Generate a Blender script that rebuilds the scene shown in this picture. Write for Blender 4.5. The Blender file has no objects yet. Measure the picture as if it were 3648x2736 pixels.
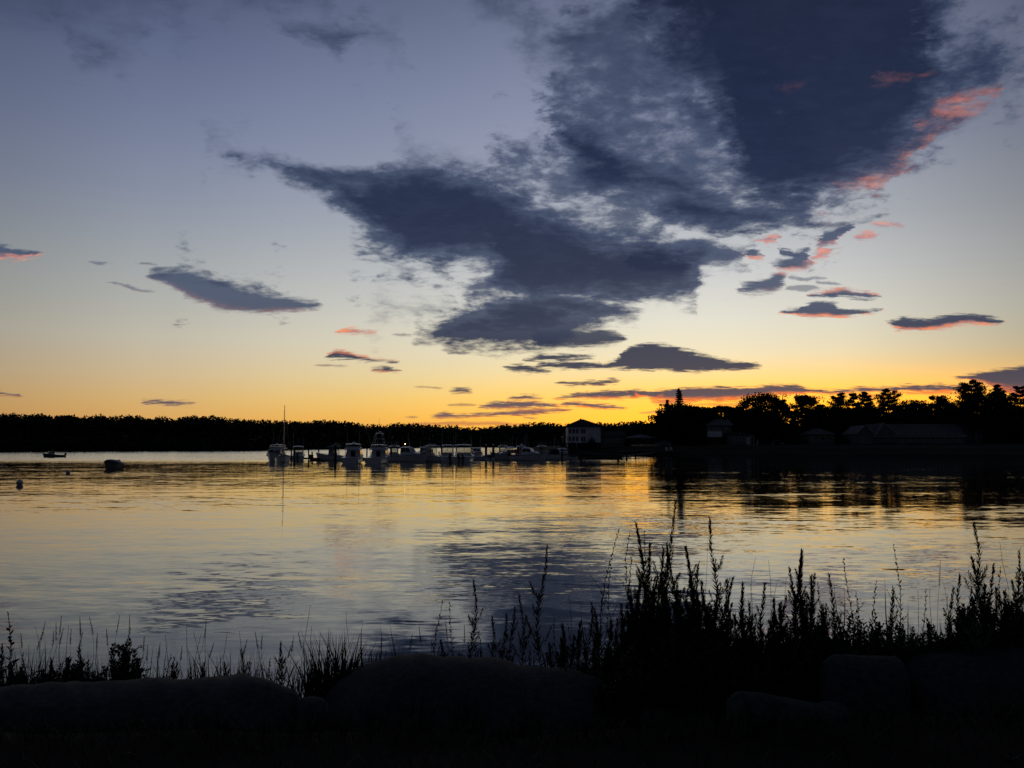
import bpy, bmesh, math, random
import numpy as np
from mathutils import Vector, Matrix, noise as mnoise

scene = bpy.context.scene
COL = scene.collection

# ---------------------------------------------------------------- camera
F, CX, CY, HOR = 3039.0, 1824.0, 1368.0, 1586.0      # focal length, centre, horizon in photo pixels
CAM_H = 2.8
PITCH = math.atan((HOR - CY) / F)
cam_data = bpy.data.cameras.new("camera")
cam_data.sensor_width = 36.0
cam_data.lens = F / 3648.0 * 36.0
cam_data.clip_start = 0.05
cam_data.clip_end = 30000.0
cam = bpy.data.objects.new("camera", cam_data)
COL.objects.link(cam)
cam.location = (0, 0, CAM_H)
cam.rotation_euler = (math.pi / 2 + PITCH, 0, 0)
scene.camera = cam

scene.view_settings.view_transform = 'Standard'
scene.view_settings.look = 'None'
scene.view_settings.exposure = 0.0
scene.view_settings.gamma = 1.0
scene.cycles.use_denoising = True
scene.cycles.use_adaptive_sampling = True
scene.cycles.adaptive_threshold = 0.01
scene.cycles.max_bounces = 6
scene.cycles.transparent_max_bounces = 8
scene.cycles.caustics_reflective = False
scene.cycles.caustics_refractive = False

def pdir(x, y):
    """direction in the world seen at a photo pixel"""
    u, v = (x - CX) / F, (CY - y) / F
    c, s = math.cos(PITCH), math.sin(PITCH)
    return Vector((u, c - v * s, s + v * c))

def P(x, y, depth):
    """world point at a given distance ahead along that direction"""
    d = pdir(x, y)
    return Vector((d.x / d.y * depth, depth, CAM_H + d.z / d.y * depth))

def X(x, depth, y=1600):
    return P(x, y, depth).x

def srgb(r, g, b):
    f = lambda c: (c / 255 / 12.92) if c / 255 <= 0.04045 else ((c / 255 + 0.055) / 1.055) ** 2.4
    return (f(r), f(g), f(b), 1.0)

# ---------------------------------------------------------------- small node language
class S:
    def __init__(self, nt, sock): self.nt, self.s = nt, sock
    def _m(self, op, *a, clamp=False):
        n = self.nt.nodes.new('ShaderNodeMath'); n.operation = op; n.use_clamp = clamp
        for i, v in enumerate((self,) + a):
            if isinstance(v, S): self.nt.links.new(v.s, n.inputs[i])
            else: n.inputs[i].default_value = v
        return S(self.nt, n.outputs[0])
    def __add__(self, o): return self._m('ADD', o)
    def __radd__(self, o): return self._m('ADD', o)
    def __sub__(self, o): return self._m('SUBTRACT', o)
    def __rsub__(self, o): return (self * -1.0) + o
    def __mul__(self, o): return self._m('MULTIPLY', o)
    def __rmul__(self, o): return self._m('MULTIPLY', o)
    def __truediv__(self, o): return self._m('DIVIDE', o)
    def min(self, o): return self._m('MINIMUM', o)
    def max(self, o): return self._m('MAXIMUM', o)
    def abs(self): return self._m('ABSOLUTE')
    def sat(self): return self._m('ADD', 0.0, clamp=True)
    def smooth(self, a, b, lo=0.0, hi=1.0):
        n = self.nt.nodes.new('ShaderNodeMapRange'); n.interpolation_type = 'SMOOTHSTEP'
        self.nt.links.new(self.s, n.inputs['Value'])
        n.inputs['From Min'].default_value = a; n.inputs['From Max'].default_value = b
        n.inputs['To Min'].default_value = lo; n.inputs['To Max'].default_value = hi
        return S(self.nt, n.outputs[0])

def vec(nt, x, y, z=0.0):
    n = nt.nodes.new('ShaderNodeCombineXYZ')
    for i, v in enumerate((x, y, z)):
        if isinstance(v, S): nt.links.new(v.s, n.inputs[i])
        else: n.inputs[i].default_value = v
    return S(nt, n.outputs[0])

def sep(nt, v):
    n = nt.nodes.new('ShaderNodeSeparateXYZ'); nt.links.new(v.s, n.inputs[0])
    return [S(nt, o) for o in n.outputs]

def noise_tex(nt, v, scale, detail=4, rough=0.55, dist=0.0, color=False, lac=2.0):
    n = nt.nodes.new('ShaderNodeTexNoise'); nt.links.new(v.s, n.inputs['Vector'])
    n.inputs['Scale'].default_value = scale; n.inputs['Detail'].default_value = detail
    n.inputs['Roughness'].default_value = rough; n.inputs['Distortion'].default_value = dist
    n.inputs['Lacunarity'].default_value = lac
    return S(nt, n.outputs['Color' if color else 'Fac'])

def ramp(nt, v, stops, interp='LINEAR'):
    n = nt.nodes.new('ShaderNodeValToRGB'); nt.links.new(v.s, n.inputs[0])
    cr = n.color_ramp; cr.interpolation = interp
    while len(cr.elements) < len(stops): cr.elements.new(0.5)
    for i, (p, c) in enumerate(sorted(stops, key=lambda q: q[0])):
        cr.elements[i].position = p; cr.elements[i].color = c
    return S(nt, n.outputs[0])

def mixc(nt, fac, a, b, blend='MIX'):
    n = nt.nodes.new('ShaderNodeMix'); n.data_type = 'RGBA'; n.blend_type = blend
    for sock, v in ((n.inputs[0], fac), (n.inputs[6], a), (n.inputs[7], b)):
        if isinstance(v, S): nt.links.new(v.s, sock)
        else: sock.default_value = v
    return S(nt, n.outputs[2])

def curve3(nt, v, chans):
    """three piecewise linear functions of one value at once: chans = 3 lists of y at evenly spaced x"""
    n = nt.nodes.new('ShaderNodeRGBCurve')
    nt.links.new(v.s, n.inputs['Color'])
    mp = n.mapping; mp.use_clip = True
    for ci, ys in enumerate(chans):
        cu = mp.curves[ci]; k = len(ys)
        for i in range(1, k - 1): cu.points.new(i / (k - 1), float(ys[i]))
        cu.points[0].location = (0, float(ys[0])); cu.points[len(cu.points) - 1].location = (1, float(ys[-1]))
        for p in cu.points: p.handle_type = 'VECTOR'
    mp.update()
    return sep(nt, S(nt, n.outputs['Color']))

# ---------------------------------------------------------------- sky
SUN_AZ = math.radians(17.5)          # to the right of the view axis, behind the trees
SUN_EL = math.radians(-0.6)
TMAX = 0.66                           # tangent of elevation that maps to 1
A0, A1 = math.radians(-38), math.radians(38)
PXT = 1.0 / F / TMAX                  # one photo pixel in normalised elevation

def to_at(x, y):
    d = pdir(x, y)
    return (math.atan2(d.x, d.y) - A0) / (A1 - A0), d.z / math.hypot(d.x, d.y) / TMAX

# clouds: (class, top edge, bottom edge, pink amount, pink side)   edges in photo pixels
CLOUDS = [
 # ---- the big bank
 ('big', [(840,562),(930,545),(1000,562),(1100,592),(1200,612),(1300,608),(1420,600),(1500,585),(1600,585),(1700,605),(1800,660),(1900,730),(2000,765),(2100,790),(2200,830),(2300,850),(2400,865),(2500,858),(2600,890),(2645,908)],
         [(840,568),(930,585),(1000,612),(1100,655),(1180,705),(1260,800),(1330,875),(1450,925),(1560,935),(1680,935),(1740,980),(1780,1050),(1900,1080),(2000,1075),(2100,1085),(2200,1090),(2300,1070),(2400,1065),(2475,1070),(2500,960),(2600,938),(2645,912)], 0, 'u'),
 ('big', [(1485,1170),(1560,1163),(1600,1120),(1680,1072),(1800,1035),(1950,1020),(2080,1030),(2180,1080),(2290,1112)],
         [(1485,1179),(1560,1212),(1640,1236),(1750,1243),(1960,1236),(2040,1190),(2110,1158),(2180,1132),(2290,1118)], 0, 'u'),
 ('mid', [(1900,1170),(2050,1172),(2150,1172),(2200,1185),(2238,1205)],
         [(1900,1235),(2060,1236),(2130,1228),(2200,1222),(2238,1212)], 0, 'u'),
 ('veil', [(2050,330),(2200,120),(2350,120),(2500,260),(2600,420)], [(2050,560),(2200,700),(2350,800),(2500,820),(2600,780)], 0, 't'),
 ('dap', [(2120,60),(2250,-200),(2400,-300),(2560,-300),(2700,400)], [(2120,260),(2250,420),(2400,640),(2560,760),(2700,800)], 0, 't'),
 ('core', [(2230,-80),(2320,-500),(3240,-500),(3330,-140),(3380,20),(3450,95),(3520,135),(3650,165)],
         [(2230,60),(2290,190),(2360,225),(2390,345),(2470,385),(2500,490),(2560,540),(2590,665),(2660,745),(2760,790),(2900,765),(2990,715),(3060,690),(3160,645),(3250,575),(3330,480),(3430,395),(3550,305),(3650,195)], 0, 'u'),
 ('big', [(1955,440),(2050,405),(2120,440),(2250,540),(2400,600),(2500,640)],
         [(1955,490),(2050,620),(2150,690),(2300,700),(2400,700),(2500,690)], 0, 'u'),
 ('mid', [(2230,905),(2380,872),(2480,853),(2560,868),(2645,905)], [(2230,965),(2400,968),(2500,952),(2580,937),(2645,913)], 0, 'u'),
 ('big', [(2330,720),(2440,660),(2560,690),(2700,740),(2900,785)],
         [(2330,790),(2440,812),(2560,815),(2700,805),(2900,800)], 0, 'u'),
 ('dap', [(1740,560),(1850,500),(1930,460),(1950,300),(1990,190),(2040,100),(2130,30),(2300,-60),(2500,-100),(2800,200),(2950,600)],
         [(1740,690),(1850,770),(2000,840),(2100,860),(2300,900),(2450,850),(2600,830),(2800,825),(2950,800)], 0, 'u'),
 ('veil', [(1560,-200),(1700,-150),(1850,0),(1950,100),(2100,0),(2400,-100),(2500,-100)],
          [(1560,-60),(1700,60),(1850,160),(1950,330),(2100,400),(2400,300),(2500,100)], 0, 'u'),
 ('dap', [(1620,1000),(1700,960),(1760,950),(1820,990)], [(1620,1040),(1700,1075),(1760,1080),(1820,1060)], 0, 'u'),
 ('dap', [(1250,850),(1330,850),(1450,900),(1600,930)], [(1250,900),(1330,950),(1450,985),(1600,975)], 0, 'u'),
 ('veil', [(1330,1085),(1400,1070),(1500,1085),(1620,1085)], [(1330,1100),(1400,1105),(1500,1110),(1620,1125)], 0.5, 'u'),
 ('veil', [(1400,555),(1460,520),(1560,550),(1700,560),(1800,600)], [(1400,600),(1460,610),(1560,610),(1700,610),(1800,640)], 0.15, 'a'),
 ('dap', [(2900,600),(3050,560),(3200,500),(3350,330),(3450,190),(3570,165)], [(2900,790),(3050,730),(3180,680),(3280,540),(3380,400),(3570,200)], 0, 'u'),
 # ---- upper left veils
 ('veil', [(-200,-300),(0,-200),(200,-120),(400,-80),(600,-60),(660,30)], [(-200,60),(0,70),(200,85),(330,90),(600,50),(660,40)], 0, 'u'),
 ('veil', [(280,60),(340,45),(450,60),(520,100)], [(280,70),(340,100),(450,120),(520,110)], 0, 'u'),
 ('veil', [(270,110),(340,130),(420,170),(500,205)], [(270,120),(340,200),(420,215),(500,210)], 0, 'u'),
 ('veil', [(600,20),(640,30),(700,80)], [(600,30),(640,70),(700,92)], 0, 'u'),
 ('veil', [(780,-200),(1000,-160),(1200,-80)], [(780,20),(1000,30),(1200,10)], 0, 'u'),
 ('veil2',[(985,68),(1060,72),(1150,88),(1270,105)], [(985,78),(1060,140),(1120,180),(1180,212),(1230,170),(1270,120)], 0, 'u'),
 ('veil', [(1300,105),(1350,105),(1430,145)], [(1300,120),(1350,150),(1430,170)], 0, 'u'),
 ('veil', [(720,485),(780,480),(840,498)], [(720,505),(780,515),(840,508)], 0, 'u'),
 # ---- cigar cloud at left
 ('mid', [(505,976),(560,958),(680,960),(760,990),(860,1030),(1000,1052),(1150,1078)],
         [(505,982),(590,1020),(690,1066),(760,1100),(900,1113),(1050,1111),(1150,1086)], 0.16, 'u'),
 ('dap', [(650,955),(800,985),(900,1005),(1010,1040)], [(650,975),(800,1010),(900,1035),(1010,1050)], 0, 'u'),
 ('small', [(-80,868),(0,880),(60,895),(150,905)], [(-80,925),(0,925),(80,918),(150,912)], 0.75, 'u'),
 ('thin', [(320,934),(370,930),(420,940)], [(320,938),(370,943),(420,943)], 0, 'u'),
 ('thin', [(455,940),(500,938),(550,943)], [(455,944),(500,948),(550,947)], 0, 'u'),
 ('thin', [(390,1007),(430,1018),(520,1032)], [(390,1011),(440,1033),(520,1038)], 0.5, 'u'),
 ('small', [(1205,1175),(1265,1165),(1345,1178)], [(1205,1179),(1265,1185),(1345,1182)], 1.0, 'a'),
 ('small', [(1155,1273),(1185,1252),(1215,1246),(1245,1256),(1280,1274),(1340,1278),(1420,1284)],
           [(1155,1277),(1200,1278),(1245,1280),(1300,1287),(1350,1290),(1420,1288)], 0.7, 't'),
 ('small', [(1315,1314),(1370,1308),(1435,1315)], [(1315,1317),(1370,1321),(1435,1319)], 0.4, 'u'),
 ('thin', [(1115,1298),(1180,1300),(1250,1303)], [(1115,1302),(1180,1306),(1250,1307)], 0.5, 'u'),
 ('small', [(495,1434),(570,1427),(640,1433),(700,1436)], [(495,1437),(570,1441),(620,1443),(700,1439)], 0, 'u'),
 ('small', [(-60,1394),(20,1398),(90,1408)], [(-60,1404),(20,1405),(90,1412)], 0.3, 'u'),
 ('thin', [(1380,1190),(1430,1188),(1480,1192)], [(1380,1194),(1430,1197),(1480,1196)], 0.2, 'u'),
 # ---- right of the bank
 ('small', [(2625,905),(2670,890),(2730,903)], [(2625,912),(2680,922),(2730,915)], 0.7, 'u'),
 ('small', [(2705,848),(2750,838),(2795,850)], [(2705,856),(2750,866),(2795,858)], 0.9, 'a'),
 ('mid', [(2720,948),(2780,925),(2840,900),(2900,868),(2925,890)], [(2720,957),(2800,964),(2870,958),(2905,940),(2925,915)], 0.95, 'u'),
 ('small', [(2780,870),(2830,878),(2880,885)], [(2780,882),(2830,905),(2880,910)], 0, 'u'),
 ('mid', [(2912,838),(2950,815),(2985,798),(3025,795)], [(2912,850),(2950,880),(2990,870),(3025,815)], 0.5, 'u'),
 ('small', [(2925,905),(2960,885),(2995,878)], [(2925,918),(2960,910),(2995,892)], 1.0, 'a'),
 ('small', [(3035,832),(3080,822),(3135,828)], [(3035,842),(3080,852),(3135,838)], 1.0, 'a'),
 ('thin', [(3120,795),(3160,790),(3215,802)], [(3120,802),(3160,810),(3215,810)], 1.0, 'a'),
 ('mid', [(2615,1018),(2690,1002),(2765,970),(2820,1000)], [(2615,1026),(2660,1046),(2750,1040),(2820,1008)], 0.1, 'u'),
 ('thin', [(2815,985),(2880,988),(2960,990)], [(2815,992),(2880,1003),(2960,997)], 0, 'u'),
 ('thin', [(2920,1005),(2960,1003),(3005,1018)], [(2920,1012),(2970,1020),(3005,1022)], 0, 'u'),
 ('thin', [(2800,1025),(2860,1015),(2930,1025)], [(2800,1040),(2860,1042),(2930,1030)], 0, 'u'),
 ('small', [(2880,1050),(2950,1036),(3000,1028),(3060,1038),(3120,1050)], [(2880,1056),(2950,1060),(3030,1064),(3120,1060)], 0.7, 't'),
 ('small', [(2780,1104),(2850,1098),(2880,1076),(2930,1076),(2980,1098),(3080,1102),(3135,1105)],
           [(2780,1110),(2850,1122),(2900,1133),(3000,1132),(3080,1120),(3135,1109)], 0.95, 'u'),
 ('small', [(3150,1150),(3220,1132),(3330,1131),(3430,1116),(3500,1120),(3580,1138)],
           [(3150,1157),(3200,1172),(3270,1180),(3350,1168),(3450,1155),(3580,1152)], 1.3, 'u'),
 ('small', [(2110,1309),(2180,1290),(2225,1265),(2240,1232),(2330,1227),(2420,1235),(2500,1262),(2600,1285),(2710,1301)],
           [(2110,1314),(2200,1313),(2300,1319),(2500,1321),(2620,1319),(2710,1309)], 0, 'u'),
 ('small', [(1855,1282),(1920,1266),(2020,1261),(2140,1266)], [(1855,1286),(1960,1285),(2040,1280),(2140,1270)], 0, 'u'),
 ('small', [(1910,1304),(1980,1290),(2060,1286),(2160,1298)], [(1910,1312),(1980,1312),(2060,1316),(2160,1312)], 0, 'u'),
 ('small', [(1790,1306),(1850,1300),(1900,1306),(1950,1322)], [(1790,1312),(1850,1324),(1900,1328),(1950,1327)], 0, 'u'),
 ('small', [(1975,1368),(2010,1362),(2050,1366),(2130,1355),(2220,1352)], [(1975,1372),(2030,1375),(2100,1373),(2170,1366),(2220,1358)], 0.1, 'u'),
 ('thin', [(1600,1253),(1640,1250),(1680,1256)], [(1600,1258),(1640,1260),(1680,1259)], 0, 'u'),
 ('small', [(1600,1387),(1645,1379),(1695,1388)], [(1600,1391),(1645,1397),(1695,1393)], 0.2, 'u'),
 ('thin', [(1485,1378),(1520,1375),(1570,1380)], [(1485,1381),(1520,1382),(1570,1383)], 0.6, 'u'),
 ('thin', [(1595,1440),(1650,1435),(1710,1442)], [(1595,1444),(1650,1446),(1710,1446)], 0.5, 'u'),
 ('small', [(1800,1416),(1860,1406),(1935,1418)], [(1800,1420),(1860,1420),(1935,1422)], 0.4, 'u'),
 ('small', [(1710,1452),(1770,1430),(1850,1427),(1930,1432),(2010,1445)], [(1710,1456),(1800,1456),(1900,1452),(2010,1449)], 0.3, 'u'),
 ('small', [(1540,1482),(1590,1466),(1640,1477),(1760,1472),(1850,1458),(1950,1456),(2040,1456)],
           [(1540,1488),(1640,1488),(1760,1484),(1850,1480),(1950,1472),(2040,1463)], 0.3, 'u'),
 ('small', [(1985,1418),(2060,1402),(2150,1392),(2280,1390),(2340,1408)], [(1985,1421),(2060,1420),(2200,1420),(2340,1416)], 0.75, 'u'),
 ('small', [(2000,1438),(2060,1432),(2140,1440),(2225,1450)], [(2000,1446),(2060,1448),(2140,1456),(2225,1457)], 0.8, 'u'),
 ('thin', [(1440,1486),(1470,1483),(1495,1487)], [(1440,1488),(1470,1490),(1495,1489)], 0.3, 'u'),
 ('thin', [(1860,1485),(1890,1483),(1915,1487)], [(1860,1489),(1890,1491),(1915,1490)], 0.3, 'u'),
 ('thin', [(1450,1507),(1600,1502),(1800,1506),(1900,1510)], [(1450,1511),(1600,1514),(1800,1516),(1900,1513)], 0.5, 'a'),
 ('small', [(2270,1405),(2330,1393),(2400,1387),(2470,1381),(2600,1380),(2700,1382),(2740,1372),(2820,1371),(2880,1385),(3000,1392),(3080,1381),(3160,1388),(3240,1374),(3380,1375),(3450,1377),(3500,1370)],
           [(2270,1408),(2330,1424),(2420,1430),(2500,1426),(2560,1429),(2650,1421),(2720,1409),(2820,1404),(2900,1400),(3000,1403),(3100,1403),(3200,1398),(3300,1398),(3420,1394),(3500,1388)], 1.4, 'u'),
 ('thin', [(2280,1466),(2340,1458),(2400,1456)], [(2280,1470),(2340,1470),(2400,1466)], 0.4, 'u'),
 ('thin', [(2560,1448),(2640,1444),(2700,1450)], [(2560,1454),(2640,1456),(2700,1456)], 1.2, 'a'),
 ('thin', [(2850,1412),(2900,1410),(2960,1416)], [(2850,1418),(2900,1420),(2960,1421)], 1.2, 'a'),
 ('small', [(3380,1345),(3460,1334),(3560,1318),(3648,1306),(3850,1290)], [(3380,1349),(3470,1356),(3540,1385),(3600,1405),(3648,1415),(3850,1430)], 0.8, 'u'),
 ('thin', [(2440,1440),(2560,1434),(2700,1432),(2780,1436)], [(2440,1444),(2560,1444),(2700,1442),(2780,1439)], 1.4, 'a'),
 ('thin', [(3040,1412),(3130,1408),(3220,1412)], [(3040,1418),(3130,1420),(3220,1417)], 1.4, 'a'),
 ('small', [(2300,1428),(2380,1424),(2470,1430)], [(2300,1434),(2380,1440),(2470,1436)], 1.2, 'u'),
 ('thin', [(3230,1400),(3330,1398),(3450,1400)], [(3230,1408),(3330,1406),(3450,1408)], 1.2, 'a'),
 # ---- burning right rim of the bank, seen past its dark body
 ('rim', [(2960,600),(3030,610),(3100,590),(3150,550),(3200,500),(3270,415),(3320,355),(3410,310),(3560,300)],
         [(2970,690),(3060,700),(3155,685),(3205,645),(3240,595),(3285,540),(3310,480),(3420,425),(3540,345)], 1, 'a'),
 ('rim', [(2890,735),(2930,740),(2960,760)], [(2890,760),(2930,775),(2960,770)], 0.6, 'a'),
 ('rim', [(3200,650),(3240,640)], [(3200,668),(3240,655)], 0.6, 'a'),
 ('smudge', [(3110,268),(3170,252),(3240,240),(3310,232),(3330,245)], [(3110,280),(3170,300),(3240,285),(3310,262),(3330,250)], 1, 'a'),
 ('smudge', [(3220,310),(3260,305),(3310,320)], [(3220,318),(3260,328),(3310,326)], 0.6, 'a'),
 ('smudge', [(2780,300),(2830,293),(2870,305)], [(2780,315),(2830,318),(2870,312)], 0.35, 'a'),
]
#         softness px, cap, noise amplitude, noise kind, opacity, edge lo, edge hi
CLS = {
 'big':   (38, 2.6, 1.45, 'c', 0.985, -0.85, 0.70),
 'core':  (80, 2.6, 1.7, 'c', 0.985, -0.75, 0.9),
 'dap':   (60, 0.95, 2.7, 'c', 0.90, -0.55, 1.35),
 'veil':  (60, 1.2, 1.8, 'c', 0.78, -0.9, 1.9),
 'veil2': (30, 1.8, 0.9, 'c', 0.92, -0.7, 1.8),
 'mid':   (14, 2.4, 1.5, 'f', 0.96, -0.9, 1.0),
 'small': (8.0, 2.6, 2.6, 'f', 0.97, -1.0, 0.9),
 'thin':  (4.5, 2.0, 1.3, 'f', 0.62, -1.0, 1.0),
 'rim':   (30, 1.3, 2.6, 'c', 0.84, -0.5, 1.3),
 'smudge':(22, 1.2, 2.6, 'c', 0.17, -0.2, 1.6),
}
K = 210

def build_world():
    w = bpy.data.worlds.new("World"); scene.world = w; w.use_nodes = True
    nt = w.node_tree; nt.nodes.clear()
    tc = nt.nodes.new('ShaderNodeTexCoord')
    D = S(nt, tc.outputs['Generated'])
    nrm = nt.nodes.new('ShaderNodeVectorMath'); nrm.operation = 'NORMALIZE'; nt.links.new(D.s, nrm.inputs[0])
    D = S(nt, nrm.outputs[0])
    dx, dy, dz = sep(nt, D)
    hyp = (dx * dx + dy * dy)._m('SQRT').max(0.001)
    t = (dz / hyp)
    tn = t / TMAX
    az = dx._m('ARCTAN2', dy)
    an = (az - A0) / (A1 - A0)
    # perspective of a flat layer overhead
    k = t.max(0.0) + 0.16
    pv = vec(nt, dx / hyp / k, dy / hyp / k, 0.0)
    nC = noise_tex(nt, pv, 5.5, 9, 0.66, 0.2)
    nD = noise_tex(nt, pv, 20.0, 4, 0.60, 0.3)
    nC2 = nC + (nD - 0.5) * 0.45
    pf = vec(nt, dx / hyp / k * 1.2, dy / hyp / k * 3.0 + 7.0, 3.0)
    nF = noise_tex(nt, pf, 9.0, 7, 0.66, 0.3)
    wv = noise_tex(nt, vec(nt, az * 16.0, t * 34.0, 1.0), 1.0, 6, 0.68, 0.0, color=True)
    wx, wy, _ = sep(nt, wv)
    warp = tn.smooth(0.02, 0.6, 0.22, 1.0)
    an2 = an + (wx - 0.5) * warp * 0.085
    tn2 = tn + (wy - 0.5) * warp * 0.050
    # pack streaks of a class into lanes
    lanes = {}
    for c in CLOUDS:
        cls, top, bot, pk, side = c
        x0, x1 = top[0][0], top[-1][0]
        L = lanes.setdefault((cls, side), [])
        for ln in L:
            if all(x0 > q[2][-1][0] + 25 or x1 < q[2][0][0] - 25 for q in ln) if False else all(x0 > q[1][-1][0] + 40 or x1 < q[1][0][0] - 40 for q in ln):
                ln.append(c); break
        else: L.append([c])
    grid = np.linspace(0, 1, K)
    fields, pinks = {}, {}
    for (cls, side), L in lanes.items():
        s, cap, amp, nk, op, e0, e1 = CLS[cls]
        sT = s * PXT
        for ln in L:
            ln.sort(key=lambda q: q[1][0][0])
            tt = np.full(K, np.nan); bb = np.full(K, np.nan); pp = np.zeros(K)
            for _, top, bot, pk, _s in ln:
                ta = np.array([to_at(*q) for q in top]); ba = np.array([to_at(*q) for q in bot])
                a, b = min(ta[0, 0], ba[0, 0]), max(ta[-1, 0], ba[-1, 0])
                m = (grid >= a) & (grid <= b)
                if m.sum() < 2:
                    i = int(round((a + b) / 2 * (K - 1))); m[i] = True; m[min(K - 1, i + 1)] = True
                tt[m] = np.interp(grid[m], ta[:, 0], ta[:, 1]); bb[m] = np.interp(grid[m], ba[:, 0], ba[:, 1])
                # close the ends
                mm = m.copy(); mm[1:] |= m[:-1]; mm[:-1] |= m[1:]; ends = mm & ~m
                mid0 = (ta[0, 1] + ba[0, 1]) / 2; mid1 = (ta[-1, 1] + ba[-1, 1]) / 2
                for i in np.where(ends)[0]:
                    if np.isnan(tt[i]):
                        md = mid0 if grid[i] < a else mid1
                        tt[i] = md - sT * 1.2; bb[i] = md + sT * 1.2
                pp[mm] = pk / 1.5
            nanm = np.isnan(tt)
            idx = np.arange(K)
            if nanm.any():
                md = np.interp(idx, idx[~nanm], ((tt + bb) / 2)[~nanm])
                tt[nanm] = (md - 4 * sT)[nanm]; bb[nanm] = (md + 4 * sT)[nanm]
            # range 0..1 with room on both sides
            enc = lambda q: np.clip(q / 2 + 0.25, 0, 1)
            R, G, B = curve3(nt, vec(nt, an2, an2, an2), (enc(tt), enc(bb), pp))
            top_ = (R - 0.25) * 2.0; bot_ = (G - 0.25) * 2.0
            if cls in ('big', 'core', 'dap', 'veil', 'veil2'):
                def stp(q):
                    g_ = np.abs(np.gradient(q)) * (K - 1) * TMAX / (A1 - A0)
                    g_ = np.convolve(np.pad(g_, 2, mode='edge'), np.ones(5) / 5, 'valid')
                    return np.clip(1 / np.sqrt(1 + (g_ * 1.3) ** 2), 0.22, 1)
                sb_, st_, _0 = curve3(nt, vec(nt, an2, an2, an2), (stp(bb), stp(tt), np.zeros(K)))
                m = ((tn2 - bot_) * sb_).min((top_ - tn2) * st_) * (1.0 / sT)
            else:
                m = (tn2 - bot_).min(top_ - tn2) * (1.0 / sT)
            fields[cls] = m if cls not in fields else fields[cls].max(m)
            if pp.max() > 0:
                h = (top_ - bot_).max(0.002)
                q = (tn2 - bot_) / h
                if side == 'u': q = q.smooth(0.05, 0.42, 1.0, 0.0)
                elif side == 't': q = q.smooth(0.45, 0.9, 0.0, 1.0)
                pk_ = B * 1.5 * m.smooth(-2.2, -0.8)
                if side != 'a': pk_ = pk_ * q
                pinks[cls] = pk_ if cls not in pinks else pinks[cls].max(pk_)
    dens = {}
    for cls, f in fields.items():
        s, cap, amp, nk, op, e0, e1 = CLS[cls]
        n_ = {'c': nC2, 'f': nF, 'd': nC2}[nk]
        dens[cls] = (f.min(cap) + (n_ - 0.5) * (amp * 2.4)).smooth(e0, e1) * op
    # clear sky: two elevation ramps mixed by azimuth, times a brightness by azimuth
    st = lambda pts: [(max(0.0, (to_at(1824, y)[1])), srgb(*c)) for y, c in pts]
    sunside = ramp(nt, tn, st([(1586,(250,160,52)),(1540,(252,178,62)),(1480,(253,200,84)),(1420,(252,216,118)),(1350,(249,227,160)),(1270,(243,230,192)),(1150,(229,225,209)),(1000,(207,208,207)),(820,(182,186,192)),(600,(156,162,181)),(350,(137,144,170)),(120,(119,127,153)),(-60,(104,112,140)),(-320,(80,88,114))]))
    farside = ramp(nt, tn, st([(1586,(212,152,84)),(1500,(218,166,98)),(1430,(214,176,120)),(1350,(205,181,146)),(1230,(190,184,168)),(1100,(172,174,170)),(950,(155,161,167)),(750,(133,142,163)),(500,(112,123,152)),(250,(91,103,135)),(0,(70,80,110)),(-300,(50,60,92))]))
    azc = [(-1824-600,0),(0,0.0),(600,0.12),(1200,0.45),(1800,0.8),(2400,1),(3100,0.92),(3648,0.72),(3648+700,0.3)]
    bri = [(-2400,0.40),(-600,0.60),(0,0.76),(500,0.94),(1000,1.0),(1600,1.0),(2600,1.0),(3000,0.93),(3300,0.80),(3648,0.64),(4300,0.46),(4700,0.34)]
    gx = [(to_at(x, 1400)[0], v) for x, v in azc]; gb = [(to_at(x, 1400)[0], v) for x, v in bri]
    R, G, _ = curve3(nt, vec(nt, an, an, an), (np.interp(grid, [q[0] for q in gx], [q[1] for q in gx]), np.interp(grid, [q[0] for q in gb], [q[1] for q in gb]), np.zeros(K)))
    sky = mixc(nt, R, farside, sunside)
    # far from the afterglow the dusk sky is dark blue
    behind = (az.abs()).smooth(math.radians(36), math.radians(100))
    over = t.smooth(0.55, 1.6)
    dark = behind.max(over)
    sky = mixc(nt, dark, sky, (0.018, 0.0215, 0.032, 1))
    lvl = mixc(nt, dark, vec(nt, G, G, G), (1, 1, 1, 1))
    sky = mixc(nt, 1.0, sky, lvl, 'MULTIPLY')
    # glow right behind the trees
    sunset = ((an - to_at(2900, 1400)[0]) * (an - to_at(2900, 1400)[0]) * 20.0 + (tn - 0.05) * (tn - 0.05) * 270.0)
    glow = (sunset * -1.0)._m('EXPONENT')
    sky = mixc(nt, glow * 0.95, sky, (1.9, 0.74, 0.035, 1))
    # clouds
    bodyc = ramp(nt, tn, st([(1586,(122,84,84)),(1470,(108,88,96)),(1430,(84,79,93)),(1380,(60,65,84)),(1310,(48,57,79)),(1250,(44,54,78)),(1000,(36,47,73)),(700,(30,41,69)),(400,(26,37,64)),(0,(25,34,58))]))
    bodym = ramp(nt, tn, st([(1586,(120,88,92)),(1250,(64,70,92)),(900,(56,66,94)),(400,(46,56,86)),(0,(42,51,78))]))
    bodyt = ramp(nt, tn, st([(1586,(170,110,90)),(1400,(104,98,108)),(1200,(80,90,112)),(900,(76,88,113)),(500,(70,82,110)),(0,(62,72,98))]))
    thick = fields['big'].max(fields['core'] * 1.3).max(0.0).min(3.0) * 0.33
    thick = (thick * 0.9 + (nC2 - 0.5) * 1.5 + (nF - 0.5) * 0.5).smooth(-0.1, 0.8)
    lowc = tn.smooth(0.17, 0.26, 1.0, 0.0)
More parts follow.
